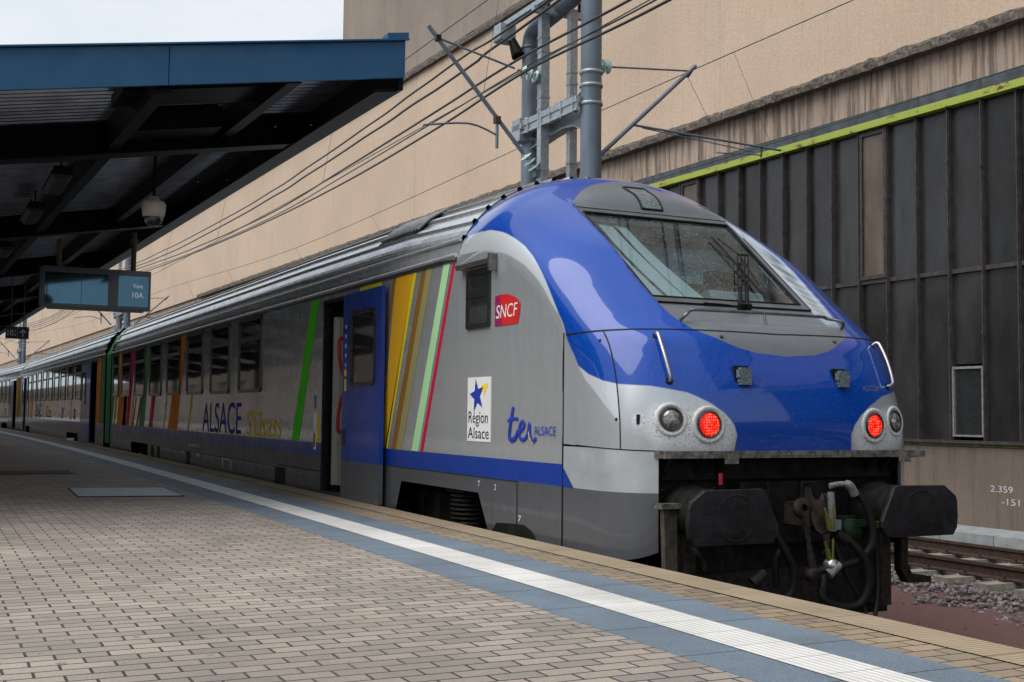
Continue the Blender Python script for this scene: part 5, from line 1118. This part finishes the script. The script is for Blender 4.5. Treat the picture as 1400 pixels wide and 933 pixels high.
# ------------------------------------------------------------------ catenary masts
def clamp(g, x, y, z, r_): g.ring((x, y, z), (0, 0, 1), [(r_, -.03), (r_+.02, -.025), (r_+.02, .025), (r_, .03)], 0, 24)
def insul(g, p, d, n=3, r_=.085, sp=.085, mi=1):
    d = Vector(d).normalized(); p = Vector(p)
    for k in range(n): g.ring(p+d*(k*sp), d, [(.02, -.03), (.035, -.02), (r_*.9, -.012), (r_, .0), (r_*.75, .012), (.03, .02), (.02, .045)], mi, 20)
    g.tube([p-d*.08, p+d*(n*sp)], .016, 0, 8)
def make_mast():
    """local frame: tubes at y=0 and y=2.1, x=0, rail level z=0"""
    t = thing('catenary_mast', 'twin tube blue grey catenary mast rising behind the nose of the train', 'mast', (0, 0, 0), 0, 'catenary masts between the tracks')
    g = MB(); g.tube([(.04, 0, -.4), (.04, 0, 11.5)], .172, seg=28); g.build('tube', MASTP, t)
    g = MB(); g.tube([(0, 2.1, -.4), (0, 2.1, 8.35)], .155, seg=28); g.build('tube', MASTP, t)
    g = MB(); g.tube(smooth_pts([(0, 2.1, 8.3), (0, 2.02, 8.50), (.0, 1.7, 8.60), (.04, .9, 8.72), (.04, 0, 8.86)], 6), .155, seg=24); g.ring((0, 2.1, 8.28), (0, 0, 1), [(.155, -.03), (.175, -.02), (.175, .02), (.155, .03)]); g.build('elbow', MASTP, t)
    g = MB(); pl = [(0, 6.84)]; 
    top = [(.02, .15, 7.05), (.02, .4, 6.93), (.02, .8, 6.85), (.02, 1.2, 6.80), (.02, 1.95, 6.80)]; bot = [(.02, 1.95, 6.44), (.02, 1.3, 6.52), (.02, .8, 6.56), (.02, .4, 6.52), (.02, .15, 6.40)]
    g.prism(top+bot, (.03, 0, 0)); g.prism([(a-.08, b, c) for a, b, c in (top[0], top[1], top[2], top[3], top[4])]+[(a-.08, b, c-.02) for a, b, c in (top[4], top[3], top[2], top[1], top[0])], (.2, 0, 0)); g.prism([(a-.08, b, c) for a, b, c in (bot[4], bot[3], bot[2], bot[1], bot[0])]+[(a-.08, b, c-.02) for a, b, c in (bot[0], bot[1], bot[2], bot[3], bot[4])], (.2, 0, 0))
    g.build('web_plate', GALV, t)
    g = MB(); g.box(-.24, -.08, 1.22, 1.36, 5.2, 9.6)
    for zz in (5.9, 6.95, 7.15, 7.95, 8.2): g.box(-.25, -.07, 1.21, 1.37, zz, zz+.03)
    g.build('post', GALV, t)
    g = MB(); g.box(.06, .20, .74, .86, 5.2, 8.6)
    for zz in (5.95, 6.6, 7.3, 7.5): g.box(.05, .21, .73, .87, zz, zz+.03)
    g.build('post', GALV, t)
    g = MB(); g.box(-.24, -.16, .0, 2.2, 6.80, 6.90); g.box(-.24, -.16, .0, 2.2, 6.66, 6.70); g.box(-.22, -.19, .0, 2.2, 6.70, 6.80)
    for y in (.1, .5, .9, 1.3, 1.7, 2.0): g.box(-.25, -.15, y, y+.03, 6.64, 6.92)
    g.box(-.28, .1, 1.9, 2.3, 6.75, 6.85); g.box(-.28, .1, 1.95, 2.25, 6.55, 6.95); g.box(-.1, .25, .6, 1.0, 6.9, 7.0)
    for zz in (6.78, 7.08, 7.30): clamp(g, .04, 0, zz, .172)
    clamp(g, 0, 2.1, 6.6, .155); clamp(g, 0, 2.1, 6.95, .155)
    g.build('cross_beam', GALV, t)
    g = MB(); g.box(-.5, .6, 1.0, 1.1, 8.55, 8.66); g.box(-.45, -.3, .6, 2.5, 8.66, 8.75); g.box(.1, .22, .2, 2.3, 8.74, 8.82); g.box(-.55, -.25, 2.2, 2.5, 8.4, 8.7); g.tube([(-.3, 2.3, 8.5), (-.25, 2.1, 8.1)], [.06, .12], 1, 14)
    for k in range(5): g.tube([(-.4+.2*k, 1.05, 8.6), (-.4+.2*k, 1.05, 8.85)], .03, 1, 8)
    g.build('cable_bracket', [GALV, LBLK], t)
    # left cantilever over the train
    g = MB(); A = Vector((-.25, 1.3, 5.86)); B = Vector((-2.30, 1.3, 8.10)); d = (B-A).normalized(); g.tube([A+d*.42, B], .036, 0, 14); insul(g, A+d*.12, d, 3, .12, .11); g.box(-.32, -.2, 1.24, 1.36, 5.78, 5.9)
    A2 = Vector((-.22, 1.3, 7.50)); B2 = Vector((-2.12, 1.3, 7.92)); d2 = (B2-A2).normalized(); g.tube([A2+d2*.5, B2], .018, 0, 10); insul(g, A2+d2*.1, d2, 3, .12, .115); g.box(-.34, -.2, 1.24, 1.36, 7.42, 7.56)
    g.build('cantilever', [MASTP, GLASSI], t)
    g = MB(); g.tube([(-1.03, 1.3, 6.72), (-1.03, 1.3, 6.20)], .028, 0, 10); g.tube(smooth_pts([(-1.03, 1.3, 6.42), (-1.55, 1.3, 6.56), (-2.35, 1.3, 6.44)], 4), .018, 0, 8); g.tube([(-2.35, 1.3, 6.46), (-2.40, 1.3, 6.36)], .012, 0, 6); g.box(-1.08, -.98, 1.25, 1.35, 6.62, 6.74, 1)
    for p in (B2, B-d*.25): g.box(p.x-.04, p.x+.04, 1.26, 1.34, p.z-.05, p.z+.05, 1)
    g.build('registration_arm', [MASTP, RUST], t)
    # right cantilever over the empty track
    g = MB(); A = Vector((.22, .1, 5.94)); B = Vector((2.16, .1, 7.74)); d = (B-A).normalized(); g.tube([A, B], .036, 0, 14); A2 = Vector((.2, .1, 7.46)); B2 = Vector((2.08, .1, 7.64)); d2 = (B2-A2).normalized(); g.tube([A2, B2], .016, 0, 10); insul(g, A2+d2*.12, d2, 2, .12, .1)
    insul(g, A+d*.03, d, 1, .1); g.build('cantilever', [MASTP, GLASSI], t)
    g = MB(); pA = A+d*.92; g.tube([pA, (4.0, .1, 6.47)], .020, 0, 10); g.tube([pA+Vector((.2, 0, -.03)), (3.4, .1, 6.38)], .010, 0, 8); g.tube([(3.58, .1, 6.50), (3.56, .1, 6.30)], .015, 1, 8); g.tube([B, (2.0, .1, 7.52)], .02, 1, 8)
    g.tube([(3.55, .1, 6.34), (2.6, .1, 6.28)], .012, 0, 8); g.tube([(2.02, .1, 7.5), (2.65, .1, 6.5)], .004, 1, 5); g.build('registration_arm', [MASTP, RUST], t)
    return t
MT = make_mast()
mg = [(3.70, 10.0, 0, None), (3.45, 57.3, .03, 'twin tube catenary mast seen under the hanging display board'), (1.85, 104.5, .05, 'farthest twin tube catenary mast, below the small track sign')]
for k, (x, y, rz, lb) in enumerate(mg):
    o = MT if k == 0 else copy_tree(MT); o.location = (x, y, 0); o.rotation_euler = (0, 0, rz)
    if lb: o['label'] = lb
# feeder cables between the masts, wires
def cable(pts, r_, label, m=CABLE, nm='power_cable', cat='cable', grp='feeder cables strung along the masts', wob=.0):
    P = smooth_pts(pts, 10); P = [p+Vector((0, 0, wob*math.sin(i*.9)*(.5+.5*math.sin(i*.37)))) for i, p in enumerate(P)]
    g = MB(); g.tube(P, r_, 0, 8); return tag(g.build(nm, m), label, cat, grp)
def sh(y): return -(max(y-15, 0))**2/2500
def feed(pts): return [(3.1+sh(y)*(.7), y, z) for y, z in pts]
cable(feed([(-14, 10.2), (-2, 9.2), (10.4, 8.50), (13.8, 8.47), (18, 8.33), (23.3, 8.20), (30, 8.12), (42.3, 8.28), (52.7, 8.55), (58, 8.7), (80, 8.1), (104, 8.7)]), .021, 'black feeder cable, topmost of the bundle', wob=.012)
cable([(p[0]+.05, p[1], p[2]) for p in feed([(-14, 10.0), (-2, 9.0), (11.5, 8.36), (13.6, 8.24), (18, 8.14), (23.4, 8.03), (30, 7.97), (42.3, 8.10), (52, 8.42), (58, 8.6), (80, 8.0), (104, 8.5)])], .024, 'black feeder cable running just under the topmost one', wob=.014)
cable(feed([(-14, 8.6), (-4, 8.0), (6, 7.72), (11.3, 7.80), (14.9, 7.72), (20.8, 7.60), (28, 7.50), (39.7, 7.78), (51.8, 8.25), (58, 8.4), (80, 7.8), (104, 8.4)]), .022, 'black feeder cable, third from the top')
cable([(p[0]+.10, p[1], p[2]) for p in feed([(-14, 8.5), (-4, 7.9), (6, 7.58), (11, 7.66), (14.9, 7.60), (20.8, 7.50), (28, 7.42), (39.7, 7.68), (51.8, 8.15), (58, 8.3), (80, 7.7), (104, 8.3)])], .014, 'thin black cable beside the third feeder cable')
cable(feed([(-14, 8.1), (-4, 7.6), (6, 7.40), (11, 7.52), (14.9, 7.37), (21.2, 7.26), (29.9, 7.34), (42.2, 7.66), (52, 8.0), (58, 8.15), (80, 7.5), (104, 8.1)]), .022, 'black feeder cable, lowest of the bundle')
def wireset(xm, zm0, zm1, xc_, zc0, lb1, lb2, shf=1.):
    P = []; Y = [-12, 11, 34, 57, 80, 104, 130]
    for i, y in enumerate(Y): P.append((xm+sh(y)*shf, y, zm0+(zm1-zm0)*max(y, 0)/60*.5-(.35 if i % 2 == 0 and i else 0)))
    g = MB(); g.tube(smooth_pts(P, 12), .008, 0, 6); MW = smooth_pts(P, 12)
    C_ = [(xc_+sh(y)*shf, y, zc0) for y in range(-12, 130, 6)]
    o = tag(g.build('messenger_wire', WIRE), lb1, 'wire', 'overhead line wires'); g = MB(); g.tube(C_, .008, 0, 6); o2 = tag(g.build('contact_wire', WIRE), lb2, 'wire', 'overhead line wires')
    g = MB()
    for y in np.arange(-8.6, 110, 8.6):
        q = min(MW, key=lambda p: abs(p.y-y)); g.tube([(q.x, q.y, q.z), (xc_+(q.x-xm), q.y+.0, zc0)], .004, 0, 4)
    g.build('dropper', WIRE, o)
wireset(1.6, 7.92, 8.6, 1.35, 6.42, 'thin green messenger wire above the train', 'thin contact wire above the train')
wireset(5.85, 7.62, 8.3, 6.6, 6.25, 'thin green messenger wire above the empty track', 'thin contact wire above the empty track')
